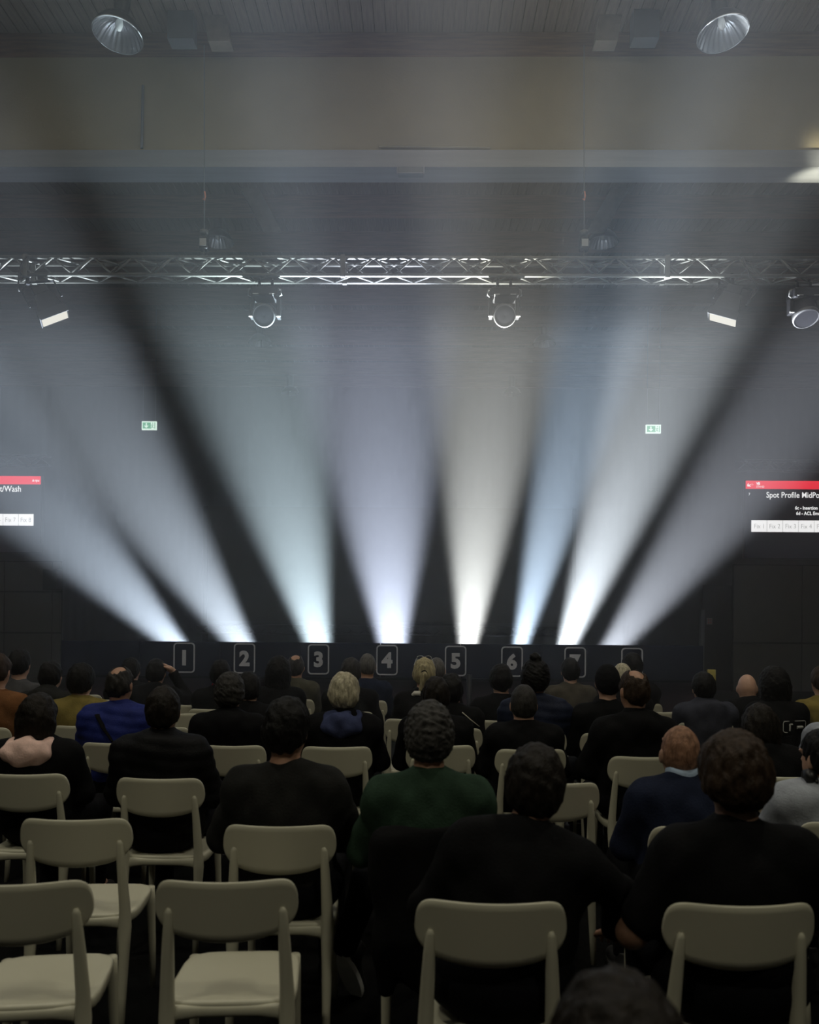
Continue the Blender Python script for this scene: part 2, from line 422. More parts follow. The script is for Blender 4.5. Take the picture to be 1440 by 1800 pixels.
# ------------------------------------------------------------------ lights on the truss (not beaming here)
def moving_head(px, py, label, tilt, dia=0.27, beefy=False):
    c = P(px, py, TY + 0.1)
    r = empty('moving_head', (c.x, TY + 0.1, tz - 0.04)); tag(r, label, 'stage light')
    dz = c.z - (tz - 0.04)
    MB().box(-0.17, 0.17, -0.13, 0.13, -0.22, -0.10, 0.02).build('base', M_HOUS, r)
    for s in (-1, 1):
        MB().tube([(s*0.08,0,-0.10),(s*0.08,0,0.0),(s*0.08,0.03,0.04)], 0.018, 8).build('clamp', M_HOUS, r, True)
        MB().tube([(s*0.165,-0.06,-0.11),(s*0.20,-0.06,-0.125),(s*0.205,-0.06,-0.19),(s*0.17,-0.06,-0.205)], 0.011, 6).build('handle', M_TRIMW, r, True)  # pale tone of the handles stands in for their lit edges
        MB().box(s*0.10-0.035, s*0.10+0.035, -0.136, -0.130, -0.205, -0.195).build('badge', M_TRIMW, r)
        MB().box(s*0.165-0.025, s*0.165+0.025, -0.05, 0.05, dz-0.06, -0.20, 0.012).build('yoke_arm', M_HOUS, r)
        MB().box(s*0.17-0.025, s*0.17+0.025, -0.075, -0.05, dz-0.055, dz-0.04).build('tilt_lock', M_TRIMW, r)
    hd = MB(); R = dia / 2
    hd.lathe([(0.0,0.20),(R*0.6,0.20),(R*0.85,0.14),(R*0.95,0.0),(R,-0.13),(R*0.92,-0.16),(R*0.9,-0.145),(0.0,-0.145)], 28)
    h = hd.build('head', M_HOUS, r, True); h.location = (0, 0, dz); h.rotation_euler = (math.radians(tilt), 0, 0)
    rg = MB().lathe([(R*0.90,-0.150),(R*1.02,-0.150),(R*1.04,-0.115),(R*1.0,-0.10)], 28).build('lens_ring', mat('ring_grey', (0.05, 0.05, 0.05), 0.4), h, True)
    MB().lathe([(0.0,-0.150),(R*0.5,-0.158),(R*0.9,-0.150)], 24).build('lens', mat('dark_lens', (0.006,0.006,0.007), 0.95, spec=0.0), h, True)
    return r
moving_head(467, 552, 'black moving head light under the truss, left of centre', -62)
moving_head(886, 552, 'black moving head light under the truss in the warm beam, right of centre', -62)
moving_head(1413, 545, 'black moving head light at the right end of the truss', -28, 0.30)

def soft_panel(px, py, top, label, ang, yawd):
    c = P(px, py, TY + 0.05)
    r = empty('soft_light', (c.x, TY + 0.05, c.z)); tag(r, label, 'stage light')
    b = empty('tmp', (0,0,0)); bpy.data.objects.remove(b)
    Rm = Matrix.Rotation(math.radians(yawd), 4, 'Z') @ Matrix.Rotation(math.radians(ang), 4, 'Y') @ Matrix.Rotation(math.radians(-1), 4, 'X')
    def T(mb): mb.v = [tuple(Rm @ Vector(v)) for v in mb.v]; return mb
    w_, d_ = 0.17, 0.16
    mb = MB(); k = 0.62
    mb.add([(-w_,-d_,0),(w_,-d_,0),(w_,d_,0),(-w_,d_,0),(-w_*k,-d_*k,0.30),(w_*k,-d_*k,0.30),(w_*k,d_*k,0.30),(-w_*k,d_*k,0.30)],
           [(4,5,6,7),(0,1,5,4),(1,2,6,5),(2,3,7,6),(3,0,4,7)])
    T(mb).build('housing', M_HOUS, r)
    T(MB().box(-w_+0.01, w_-0.01, -d_+0.01, d_-0.01, 0.006, 0.016)).build('led_face', M_LED, r)
    T(MB().box(-w_-0.006, w_+0.006, -d_-0.012, -d_, -0.02, 0.08)).build('barn_door', M_HOUS, r)
    T(MB().box(-w_-0.012, -w_, -d_, d_, -0.0, 0.08)).build('barn_door', M_HOUS, r)
    T(MB().box(-0.09, 0.09, -0.09, 0.09, 0.30, 0.40, 0.01)).build('driver_box', M_HOUS, r)
    tp = Vector((P(top, 486, TY).x - c.x, 0.0, tz - c.z))
    pv = [Rm @ Vector((s*0.20, 0, 0.22)) for s in (-1, 1)]
    for q in pv:
        MB().tube([q, q + (Rm @ Vector((0,0,0.2))), tp + Vector((0.02 if q.x > 0 else -0.02, 0, -0.08))], 0.013, 6).build('yoke_arm', M_HOUS, r)
    MB().tube([tp + Vector((0,0,-0.10)), tp + Vector((0,0.02,0.05))], 0.028, 8).build('clamp', M_HOUS, r)
    return r
soft_panel(97, 560, 45, 'square soft light with glowing face under the left end of the truss', -28, 20)
soft_panel(1270, 562, 1290, 'square soft light with glowing face under the right part of the truss', 22, -20)
pts = [P(x, y, TY - 0.06) for x, y in ((1305,452),(1313,470),(1319,486),(1330,500),(1333,508),(1328,517),(1320,527),(1312,536))]
tag(MB().tube(pts, 0.013, 8).build('power_cable', M_CABLE, smooth=True), 'black cable hanging in a loop from the truss at right', 'cable')
pts = [P(x, y, TY - 0.06) for x, y in ((47,450),(37,466),(34,482),(32,500),(34,512))]
tag(MB().tube(pts, 0.012, 8).build('power_cable', M_CABLE, smooth=True), 'black cable hanging from the left end of the truss', 'cable')

# ------------------------------------------------------------------ high-bay lamps
def high_bay():
    r = empty('high_bay_lamp', (0,0,0))
    R = 0.28
    MB().lathe([(R-0.004,0.0),(0.255,0.05),(0.215,0.115),(0.16,0.17),(0.09,0.20),(0.0,0.205)], 96, 0.026, 24).build('reflector', M_REFL, r, True)
    MB().lathe([(0.0,0.225),(0.09,0.22),(0.165,0.188),(0.225,0.125),(0.268,0.05),(R+0.002,0.0)], 48).build('shade', M_HOUS, r, True)
    MB().tube([(R*math.cos(t), R*math.sin(t), 0) for t in [2*math.pi*k/40 for k in range(41)]], 0.008, 6, False).build('rim', M_REFL, r, True)
    MB().lathe([(0.0,0.62),(0.07,0.62),(0.09,0.58),(0.09,0.24),(0.07,0.21),(0.0,0.21)], 20).build('gear_housing', M_HOUS, r, True)
    MB().tube([(0,0,0.62),(0,0,0.80)], 0.012, 6).build('hanger', M_STEEL, r)
    MB().lathe([(0.0,0.20),(0.035,0.19),(0.045,0.14),(0.03,0.07),(0.0,0.055)], 14).build('bulb', mat('frosted_bulb', (0.5,0.5,0.48), 0.4), r, True)
    return r
hb = high_bay(); first = True
for row, (Y, lx, ly, rx, ry) in enumerate(((9.4, 207, 48, 1271, 46), (15.0, 383, 420, 1060, 424), (20.6, 457, 606, 957, 606), (26.2 - 0.9, 510, 712, 900, 714))):
    where = ['nearest the camera in front of the tan beam', 'above the truss', 'below the truss', 'far back near the end of the hall'][row]
    for s, px, py in (('left', lx, ly), ('right', rx, ry)):
        o = hb if first else copy_tree(hb); first = False
        c = P(px, py, Y); o.location = (c.x, Y, 8.44 if row else P(px, py + 14, Y).z)
        o.rotation_euler = (math.radians(-6), math.radians(5 if s == 'left' else -5), 0) if row == 0 else (0,0,0.2*row)
        tag(o, 'ribbed bell-shaped high-bay lamp %s, %s one' % (where, s), 'lamp', 'high-bay lamps under the roof')

# small framed box under the steel strip
c = P(722, 302, FY - 0.05)
bx_ = empty('emergency_light', c); tag(bx_, 'small pale framed box hung under the steel strip', 'emergency light')
MB().box(-0.165, 0.165, -0.05, 0.05, -0.05, 0.04, 0.005).build('body', M_STEEL, bx_)
for s_ in (-1, 1): MB().box(s_*0.172-0.006, s_*0.172+0.006, -0.06, 0.06, -0.055, 0.06).build('bracket', M_STRIP, bx_)
MB().box(-0.16, 0.16, -0.055, -0.05, -0.045, -0.035).build('trim', M_STRIP, bx_)

# ------------------------------------------------------------------ exit signs on wires
def exit_sign(px, py, label):
    Y = 20.0; c = P(px, py, Y)
    r = empty('exit_sign', c); tag(r, label, 'exit sign', 'hanging exit signs')
    k = Y / 1440.0; W, H = 26*k, 15*k
    MB().box(-W/2, W/2, 0, 0.05, -H/2, H/2).build('housing', M_EWHITE, r)
    MB().box(-W*0.43, W*0.12, -0.004, 0, -H*0.36, H*0.36).build('green_field', M_GREEN, r)
    # arrow pointing down in the green field, running figure and doorway beside it
    a = MB(); ax = -W*0.18; t = 0.006
    a.add([(ax-0.015,-t,H*0.28),(ax-0.015,-t,-H*0.02),(ax-0.06,-t,-H*0.02),(ax,-t,-H*0.30),(ax+0.06,-t,-H*0.02),(ax+0.015,-t,-H*0.02),(ax+0.015,-t,H*0.28)], [(0,1,5,6),(2,3,4)])
    a.build('arrow', M_EWHITE, r)
    d = MB(); d.box(W*0.37, W*0.42, -0.004, 0, -H*0.36, H*0.36); d.build('doorway', M_GREEN, r)
    g = MB(); x = W*0.22; t = 0.004
    g.tube([(x-0.03,-t,-H*0.34),(x,-t,-H*0.1),(x+0.01,-t,H*0.12)], 0.008, 6); g.tube([(x,-t,-H*0.1),(x+0.03,-t,-H*0.3)], 0.008, 6)
    g.tube([(x-0.03,-t,0.0),(x+0.01,-t,H*0.12),(x+0.035,-t,0.0)], 0.006, 6); g.lathe([(0,0.014),(0.013,0.005),(0.013,-0.005),(0,-0.014)], 10, c=(x+0.012,-t,H*0.27))
    g.build('running_figure', M_GREEN, r)
    for s_ in (-1, 1): MB().tube([(s_*W*0.42,0.02,H/2),(s_*W*0.42,0.02,CEIL - c.z + 0.02)], 0.006, 5).build('wire', M_STEEL, r)
exit_sign(262, 748, 'green and white exit sign hanging on wires at left')
exit_sign(1149, 754, 'green and white exit sign hanging on wires at right')

# ------------------------------------------------------------------ screens
def screen(px0, px1, py0, py1, side):
    Y = 20.0; k = Y / 1440.0
    c = P((px0 + px1) / 2, (py0 + py1) / 2, Y)
    r = empty('video_screen', c); W = (px1 - px0) * k; H = (py1 - py0) * k
    tag(r, 'video screen with red bar and white cells at the %s' % side, 'screen')
    def X(p): return (p - (px0 + px1) / 2) * k
    def Z(p): return -(p - (py0 + py1) / 2) * k
    MB().box(-W/2 - 0.02, W/2 + 0.02, 0.005, 0.12, -H/2 - 0.02, H/2 + 0.02).build('casing', M_HOUS, r)
    MB().box(-W/2, W/2, -0.002, 0.004, -H/2, H/2).build('display', M_SBLACK, r)
    MB().box(-W/2, W/2, -0.006, -0.002, Z(py0 + 14.5), H/2).build('red_bar', M_SRED, r)
    def txt(body, px, py, size, material=M_SWHITE, name='lettering', bold=0.0, right=False, center=False):
        t = text_mesh(body, size * k, bold * k)
        xs = [v.co.x for v in t.vertices]
        for v in t.vertices: v.co.x *= 0.86
        xs = [v.co.x for v in t.vertices]
        off = X(px) - (max(xs) if right else (min(xs) + max(xs)) / 2 if center else min(xs))
        for v in t.vertices: v.co.x += off; v.co.z += Z(py); v.co.y = -0.010
        return link(name, t, material, r)
    cw = 27.4
    if side.startswith('left'):
        f0 = px1 - 12 - 8 * cw; cy0 = py0 + 67
        txt('Frost/Wash', px1 - 35, py0 + 27.5, 15.0, right=True, bold=0.12)
        txt('npu', px1 - 2.5, py0 + 9.5, 6.5, right=True, bold=0.1)
        m_ = MB(); m_.add([(X(px1-15),-0.01,Z(py0+9.5)),(X(px1-11.5),-0.01,Z(py0+9.5)),(X(px1-13.2),-0.01,Z(py0+5))], [(0,1,2)]); m_.build('emblem', M_SWHITE, r)
    else:
        f0 = px0 + 10; cy0 = py0 + 69
        txt('Spot Profile MidPower', px0 + 36, py0 + 29.5, 14.2, bold=0.12)
        txt('6c - Insertion', px0 + 86, py0 + 50, 8.4, bold=0.22)
        txt('6d - ACL Emu', px0 + 88, py0 + 59.5, 8.4, bold=0.22)
        txt('7', px0 + 5, py0 + 26, 6.5, bold=0.05)
        txt('6c', px0 + 2.5, py0 + 10.2, 7.5, bold=0.3)
        txt('1-', px0 + 10.5, py0 + 8.5, 6.0)
        txt('VB', px0 + 18, py0 + 7.2, 6.2, bold=0.3)
        txt('STAND', px0 + 18.5, py0 + 12.2, 5.0)
    for i in range(8):
        a = f0 + i * cw
        MB().box(X(a) + 0.004, X(a + cw) - 0.004, -0.006, -0.002, Z(cy0 + 20.5), Z(cy0)).build('fixture_cell', M_SWHITE, r)
        txt('Fix %d' % (i + 1), a + cw / 2, cy0 + 14.2, 11.5, M_SGREY, center=True)
screen(-167, 73, 836, 971, 'left edge')
screen(1312, 1552, 846, 981, 'right edge')

# ------------------------------------------------------------------ dark flats under the screens
def flat_wall(x0, x1, y0, xs, ys, Y, label):
    a = P(x0, y0, Y); b2 = P(x1, y0, Y)
    r = empty('partition', ((a.x + b2.x) / 2, Y, 0)); tag(r, label, 'partition')
    cxm = (a.x + b2.x) / 2
    MB().box(a.x - cxm, b2.x - cxm, 0.03, 0.08, 0, a.z).build('frame', M_BLACK, r)
    zz = [P(x0, y, Y).z for y in ys] + [0.0]; xx = [P(x, y0, Y).x - cxm for x in xs]
    for i in range(len(xx) - 1):
        for j in range(len(zz) - 1):
            MB().box(xx[i] + 0.012, xx[i+1] - 0.012, 0.0, 0.03, zz[j+1] + 0.02, zz[j] - 0.02, 0.004).build('panel', M_DARKP, r)
    return r
flat_wall(-240, 108, 984, (-240, -120, 8, 92, 108), (984, 1038, 1110), 18.0, 'dark grey panelled partition under the left screen')
flat_wall(1290, 1700, 992, (1290, 1411, 1540, 1700), (992, 1130), 18.0, 'dark grey panelled partition under the right screen')
c = P(92, 1016, 17.7)
sp = empty('loudspeaker', (c.x, 17.7, c.z - 0.27)); tag(sp, 'small black loudspeaker hung on the left partition', 'loudspeaker')
MB().box(-0.16, 0.16, -0.12, 0.16, 0, 0.46, 0.015).build('cabinet', M_HOUS, sp)
MB().box(-0.14, 0.14, -0.126, -0.12, 0.02, 0.44).build('grille', M_BLACK, sp)
MB().box(-0.04, 0.04, 0.16, 0.3, 0.18, 0.28).build('bracket', M_HOUS, sp)
# door between stage and right partition
a, b2 = P(1236, 1080, 18.4), P(1288, 1080, 18.4)
d = tag(MB().box(a.x, b2.x, 18.4, 18.45, 0, P(1250, 1076, 18.4).z + 0.6, 0.004).build('door_1', M_HOUS), kind='structure')
MB().box(a.x - 0.06, a.x + 0.02, 18.34, 18.46, 0, P(1250, 1076, 18.4).z + 0.05).build('door_frame', M_STEEL, d)
c = P(1250, 1092, 18.3)
sg = empty('wall_sign', (c.x, 18.38, c.z)); tag(sg, 'small pale sign on the dark door right of the stage', 'sign')
MB().box(-0.06, 0.06, 0, 0.015, -0.075, 0.075).build('plate', M_TRIMW, sg)
for zz in (0.03, -0.03):
    for xx in (-0.025, 0.025): MB().box(xx-0.014, xx+0.014, -0.004, 0, zz-0.02, zz+0.02).build('pictogram', mat('sign_red', (0.35,0.05,0.06), 0.6), sg)
c = P(1251, 1177, 10.9); c2 = P(1251, 1200, 10.9)
yb = empty('floor_stand', (c.x, 10.9, 0)); tag(yb, 'small yellow box on a thin stand right of the stage', 'stand')
MB().box(-0.05, 0.05, -0.03, 0.03, c2.z, c.z, 0.008).build('box', mat('yellow_plastic', (0.5, 0.42, 0.10), 0.5), yb)
MB().tube([(0,0,0.02),(0,0,c2.z)], 0.015, 8).build('pole', M_HOUS, yb)
MB().lathe([(0.0,0.0),(0.13,0.0),(0.13,0.015),(0.02,0.03),(0.0,0.03)], 18).build('base', M_HOUS, yb, True)
# ------------------------------------------------------------------ chairs
def chair_meshes():
    out = {}
    # backrest: bent rounded shell
    nu, nv = 30, 8
    def pt(u, v, t):
        x = 0.21 * math.sin(u * math.pi / 2)
        q = abs(x) / 0.21
        e = max(0.0, 1 - q ** 12) ** 0.5 if v > 0 else max(0.0, 1 - q ** 8) ** 0.5
        top = 0.852 - 0.004 * (1 - q * q); bot = 0.660 + 0.036 * q * q
        mid = 0.765
        z = mid + ((top - mid) * e * v if v > 0 else (mid - bot) * e * v)
        y = -0.046 * (1 - q * q) - 0.16 * (z - 0.66)
        return (x, y + t, z)
    mb = MB()
    th = 0.013
    for layer, (t, sh) in enumerate(((-th/2, 0.985), (0, 1.0), (th/2, 0.985))):
        pass
    idx = {}
    for side, t in ((0, -th/2), (1, th/2)):
        for i in range(nu + 1):
            for j in range(nv + 1):
                u = -1 + 2*i/nu; v = -1 + 2*j/nv
                idx[side, i, j] = len(mb.v); mb.v.append(pt(u * 0.985, v * 0.97, t))
    for i in range(nu):
        for j in range(nv):
            mb.f.append((idx[0,i,j], idx[0,i+1,j], idx[0,i+1,j+1], idx[0,i,j+1]))
            mb.f.append((idx[1,i,j], idx[1,i,j+1], idx[1,i+1,j+1], idx[1,i+1,j]))
    ring = [(i, 0) for i in range(nu)] + [(nu, j) for j in range(nv)] + [(i, nv) for i in range(nu, 0, -1)] + [(0, j) for j in range(nv, 0, -1)]
    mid = []
    for i, j in ring:
        u = -1 + 2*i/nu; v = -1 + 2*j/nv
        mid.append(len(mb.v)); mb.v.append(pt(u, v, 0))
    n = len(ring)
    for k in range(n):
        a, b = ring[k], ring[(k+1) % n]
        mb.f.append((idx[(0,)+a], mid[k], mid[(k+1) % n], idx[(0,)+b]))
        mb.f.append((mid[k], idx[(1,)+a], idx[(1,)+b], mid[(k+1) % n]))
    out['backrest'] = mb.mesh('backrest')
    # seat: dished rounded slab with a turned-down edge
    mb = MB(); W, D = 0.198, 0.200
    def sp(r, th):
        c, s = math.cos(th), math.sin(th)
        p = 5.0; k = (abs(c) ** p + abs(s) ** p) ** (-1 / p)
        return c * k * r, s * k * r
    N = 40; rings = [(0.0,-0.012),(0.35,-0.012),(0.65,-0.009),(0.85,-0.003),(0.95,0.0),(0.99,-0.004),(1.0,-0.012),(1.0,-0.035),(0.975,-0.040),(0.95,-0.035),(0.9,-0.022),(0.0,-0.030)]
    for r, z in rings:
        for k in range(N):
            x, y = sp(r, 2*math.pi*k/N)
            yy = y * D
            zz = 0.458 + z + (0.010 * max(0, y) ** 2 if False else -0.012 * max(0.0, y - 0.6) * 2 + 0.006 * y * y)
            mb.v.append((x * W * (1 - 0.04 * y), 0.205 + yy, zz))
    for i in range(len(rings) - 1):
        for k in range(N):
            k2 = (k+1) % N
            mb.f.append((i*N+k, i*N+k2, (i+1)*N+k2, (i+1)*N+k)[::-1])
    out['seat'] = mb.mesh('seat')
    for s, nm in ((-1, 'rl'), (1, 'rr')):
        mb = MB()
        pts = [(s*0.180,-0.060,0.0),(s*0.179,-0.034,0.16),(s*0.178,-0.008,0.32),(s*0.178,0.002,0.42),(s*0.177,-0.002,0.50),(s*0.173,-0.016,0.60),(s*0.169,-0.030,0.69),(s*0.167,-0.039,0.748),(s*0.166,-0.042,0.762)]
        rad = [(0.0135,0.012),(0.0165,0.015),(0.0205,0.019),(0.025,0.022),(0.022,0.019),(0.0195,0.016),(0.0165,0.012),(0.0125,0.009),(0.006,0.005)]
        mb.tube(pts, rad, 12); out[nm] = mb.mesh('rear_leg')
        mb = MB()
        pts = [(s*0.178,0.408,0.0),(s*0.176,0.400,0.2),(s*0.172,0.388,0.38),(s*0.170,0.382,0.445)]
        mb.tube(pts, [0.0125,0.0155,0.019,0.020], 12); out['f' + nm[1]] = mb.mesh('front_leg')
    mb = MB()
    mb.tube([(-0.178,0.004,0.425),(-0.148,0.008,0.432),(-0.09,0.010,0.434),(0,0.010,0.434),(0.09,0.010,0.434),(0.148,0.008,0.432),(0.178,0.004,0.425)], [(0.012,0.034),(0.012,0.024),(0.012,0.019),(0.012,0.018),(0.012,0.019),(0.012,0.024),(0.012,0.034)], 10)
    out['rail'] = mb.mesh('seat_rail')
    mb = MB()
    for s in (-1, 1): mb.tube([(s*0.178,0.02,0.428),(s*0.170,0.38,0.428)], (( 0.010,0.018),(0.010,0.018)), 8)
    out['side'] = mb.mesh('side_rail')
    for me in out.values():
        me.materials.append(M_CHAIR); me.polygons.foreach_set('use_smooth', [True]*len(me.polygons))
    return out
CH = chair_meshes()
def chair(X, Y, rz, label):
    r = empty('chair', (X, Y, 0), rz); tag(r, label, 'chair', 'cream plastic audience chairs')
    for nm, key in (('seat','seat'),('backrest','backrest'),('leg','rl'),('leg','rr'),('leg','fl'),('leg','fr'),('seat_rail','rail'),('side_rail','side')):
        link(nm, CH[key], None, r)
    return r
def chair_px(pxc, top, rz, label, Y=None):
    if Y is None: Y = (EYE - 0.852) * FPX / (top - CY - (pxc - 720) * 0.008)
    c = P(pxc, top, Y)
    return chair(c.x, Y + 0.06, math.radians(rz), label)

CHAIRS = [
    (20, 1553, 6, 'empty cream chair in the near left corner, cut by the picture edge'),
    (393, 1547, 5, 'empty cream chair alone in the front row, second from the left corner'),
    (865, 1582, 0, 'cream chair in the foreground under the man in a black t-shirt'),
    (1308, 1584, 0, 'cream chair in the foreground at right under the man with thick brown hair'),
    (127, 1440, 4, 'empty cream chair in the second row at left behind the black puffer jacket'),
    (489, 1450, 0, 'cream chair under the man in a charcoal jacket'),
    (278, 1368, 0, 'cream chair under the man in a black hooded puffer jacket'),
    (38, 1361, 0, 'cream chair under the woman with the pink hood'),
    (201, 1306, 0, 'cream chair under the man in the blue jacket'),
    (404, 1310, 0, 'cream chair under the person with curly grey hair in black'),
    (591, 1312, 0, 'cream chair under the person with silver blond bobbed hair'),
    (775, 1309, 0, 'cream chair under the man with short dark hair at the very centre'),
    (934, 1316, 0, 'cream chair under the man with cropped grey-brown hair'),
    (978, 1374, 0, 'empty cream chair just right of the man in the black t-shirt'),
    (1137, 1328, 0, 'cream chair under the balding man in a black hooded jacket'),
    (533, 1366, -6, 'empty cream chair mostly hidden by the man in the charcoal jacket'),
    (757, 1367, 0, 'empty cream chair mostly hidden by the man in the green sweater'),
    (769, 1467, 0, 'cream chair covered by a black jacket under the man in the green sweater'),
    (724, 1263, 0, 'empty cream chair with visible seat at the centre left of the black-clad man'),
    (612, 1243, 0, 'empty cream chair at the centre behind the silver blond hair, farther one'),
    (604, 1257, 0, 'empty cream chair at the centre behind the silver blond hair, nearer one'),
    (640, 1231, 0, 'cream chair under the man in navy near number four'),
    (745, 1250, 0, 'cream chair under the woman with the blond ponytail'),
    (1017, 1235, 0, 'cream chair under the person in a camouflage jacket'),
    (1045, 1248, 0, 'empty cream chair left of the man in the black cap'),
    (1126, 1236, 0, 'cream chair at the far right under the dark-haired person hiding the last number'),
    (1155, 1250, 0, 'empty cream chair just right of the balding man, far row'),
    (1253, 1236, 0, 'empty cream chair beyond the navy grey hoodie'),
    (1243, 1269, 0, 'cream chair under the person in a navy grey hoodie'),
    (1330, 1253, 0, 'cream chair under the bald man in black at right'),
    (1313, 1288, 0, 'empty cream chair between the navy grey hoodie and the long-haired woman'),
    (1373, 1271, 0, 'cream chair under the curly-haired person with a white print on the jacket'),
    (1078, 1288, 0, 'cream chair under the man in the black cap'),
    (1415, 1377, 0, 'cream chair next to the denim jacket at the right edge'),
    (1438, 1324, 0, 'empty cream chair at the right edge behind the grey sleeve'),
    (943, 1286, 0, 'cream chair under the person with a dark bun'),
    (140, 1221, 0, 'empty cream chair far back beyond the mustard jacket'),
    (203, 1238, 0, 'empty cream chair beyond the man in the blue jacket'),
    (143, 1276, 0, 'cream chair under the person in the mustard jacket'),
    (-40, 1303, 0, 'cream chair cut by the left picture edge in a middle row'),
    (329, 1239, 0, 'empty cream chair left of the curly grey hair, farther one'),
    (305, 1254, 0, 'empty cream chair left of the curly grey hair, middle one'),
    (280, 1278, 0, 'empty cream chair beyond the black hooded puffer jacket'),
    (440, 1243, 0, 'cream chair under the person with short dark hair beside the curly grey hair'),
]
for pxc, top, rz, label in CHAIRS:
    chair_px(pxc, top, rz + ((int(pxc) * 37) % 7 - 3) * 0.8, label)
# ------------------------------------------------------------------ people: smooth distance fields turned into meshes
def axis(lo, hi, step, flo=None, fhi=None, fstep=None):
    if fstep is None: return np.arange(lo, hi + step, step).astype(np.float32)
    out = [lo]
    while out[-1] < hi:
        x = out[-1]; out.append(x + (fstep if flo <= x <= fhi else step))
    return np.array(out, dtype=np.float32)

class Field:
    def __init__(s, ax, ay, az):
        s.a = (ax, ay, az); s.F = np.full((len(ax), len(ay), len(az)), 0.5, np.float32)
    def sub(s, lo, hi):
        sl = []
        for k in range(3):
            i0 = int(np.searchsorted(s.a[k], lo[k])); i1 = int(np.searchsorted(s.a[k], hi[k]))
            sl.append(slice(max(0, i0 - 1), min(len(s.a[k]), i1 + 1)))
        sl = tuple(sl)
        return sl, s.a[0][sl[0]][:, None, None], s.a[1][sl[1]][None, :, None], s.a[2][sl[2]][None, None, :]
    def blend(s, sl, d, k):
        A = s.F[sl]
        if A.size == 0: return
        if k > 0:
            h = np.maximum(k - np.abs(A - d), 0.0) / k
            s.F[sl] = np.minimum(A, d) - h * h * k * 0.25
        else: s.F[sl] = np.minimum(A, d)
    def cone(s, p, q, r1, r2, k=0.03, grow=0.0):
        p = np.array(p, np.float32); q = np.array(q, np.float32); r1 += grow; r2 += grow
        m_ = max(r1, r2) + k + 0.05
        sl, x, y, z = s.sub(np.minimum(p, q) - m_, np.maximum(p, q) + m_)
        d = q - p; L2 = float(d @ d) + 1e-9
        t = np.clip(((x-p[0])*d[0] + (y-p[1])*d[1] + (z-p[2])*d[2]) / L2, 0, 1)
        D = np.sqrt((x-p[0]-t*d[0])**2 + (y-p[1]-t*d[1])**2 + (z-p[2]-t*d[2])**2) - (r1 + (r2-r1)*t)
        s.blend(sl, D, k)
    def ell(s, c, r, k=0.03, R=None, grow=0.0):
        c = np.array(c, np.float32); r = np.array(r, np.float32) + grow
        m_ = float(r.max()) + k + 0.05
        sl, x, y, z = s.sub(c - m_, c + m_)
        x = x - c[0]; y = y - c[1]; z = z - c[2]
        if R is not None:
            R = np.array(R, np.float32)
            x, y, z = (R[0,0]*x+R[1,0]*y+R[2,0]*z, R[0,1]*x+R[1,1]*y+R[2,1]*z, R[0,2]*x+R[1,2]*y+R[2,2]*z)
        k0 = np.sqrt((x/r[0])**2 + (y/r[1])**2 + (z/r[2])**2) + 1e-6
        k1 = np.sqrt((x/r[0]**2)**2 + (y/r[1]**2)**2 + (z/r[2]**2)**2) + 1e-6
        s.blend(sl, k0*(k0-1)/k1, k)
    def grid(s):
        return s.a[0][:, None, None], s.a[1][None, :, None], s.a[2][None, None, :]
    def carve(s, d):   # keep only where d < 0
        s.F = np.maximum(s.F, d)
    def mesh(s):
        F = s.F; ax, ay, az = s.a
        S = F < 0
        c = sum(S[i:F.shape[0]-1+i, j:F.shape[1]-1+j, k:F.shape[2]-1+k].astype(np.int8) for i in (0,1) for j in (0,1) for k in (0,1))
        act = (c > 0) & (c < 8)
        I, J, K = np.nonzero(act)
        if len(I) == 0: return np.zeros((0,3)), np.zeros((0,4), int)
        pos = np.zeros((len(I), 3), np.float64); cnt = np.zeros(len(I))
        corner = [(i,j,k) for i in (0,1) for j in (0,1) for k in (0,1)]
        for a in corner:
            for d in range(3):
                if a[d]: continue
                b = list(a); b[d] = 1
                fa = F[I+a[0], J+a[1], K+a[2]]; fb = F[I+b[0], J+b[1], K+b[2]]
                cr = (fa < 0) != (fb < 0)
                t = np.where(cr, fa / np.where(cr, fa - fb, 1.0), 0.0)
                pa = np.stack((ax[I+a[0]], ay[J+a[1]], az[K+a[2]]), 1); pb = np.stack((ax[I+b[0]], ay[J+b[1]], az[K+b[2]]), 1)
                pos += np.where(cr[:, None], pa + (pb - pa) * t[:, None], 0.0); cnt += cr
        pos /= cnt[:, None]
        idx = np.full(act.shape, -1, np.int64); idx[I, J, K] = np.arange(len(I))
        quads = []
        for d in range(3):
            o1, o2 = [(1, 2), (2, 0), (0, 1)][d]
            A = [slice(None)] * 3; B = [slice(None)] * 3
            A[d] = slice(0, -1); B[d] = slice(1, None)
            sa, sb = S[tuple(A)], S[tuple(B)]
            e = np.stack(np.nonzero(sa != sb), 1)
            ok = (e[:, o1] > 0) & (e[:, o2] > 0) & (e[:, o1] < act.shape[o1]) & (e[:, o2] < act.shape[o2])
            e = e[ok]
            def cell(u, v):
                g = e.copy(); g[:, o1] -= u; g[:, o2] -= v
                return idx[g[:, 0], g[:, 1], g[:, 2]]
            q = np.stack((cell(1,1), cell(0,1), cell(0,0), cell(1,0)), 1)
            fl = ~sa[e[:, 0], e[:, 1], e[:, 2]]
            q[fl] = q[fl][:, ::-1]
            quads.append(q)
        q = np.concatenate(quads); q = q[(q >= 0).all(1)]
        return pos, q

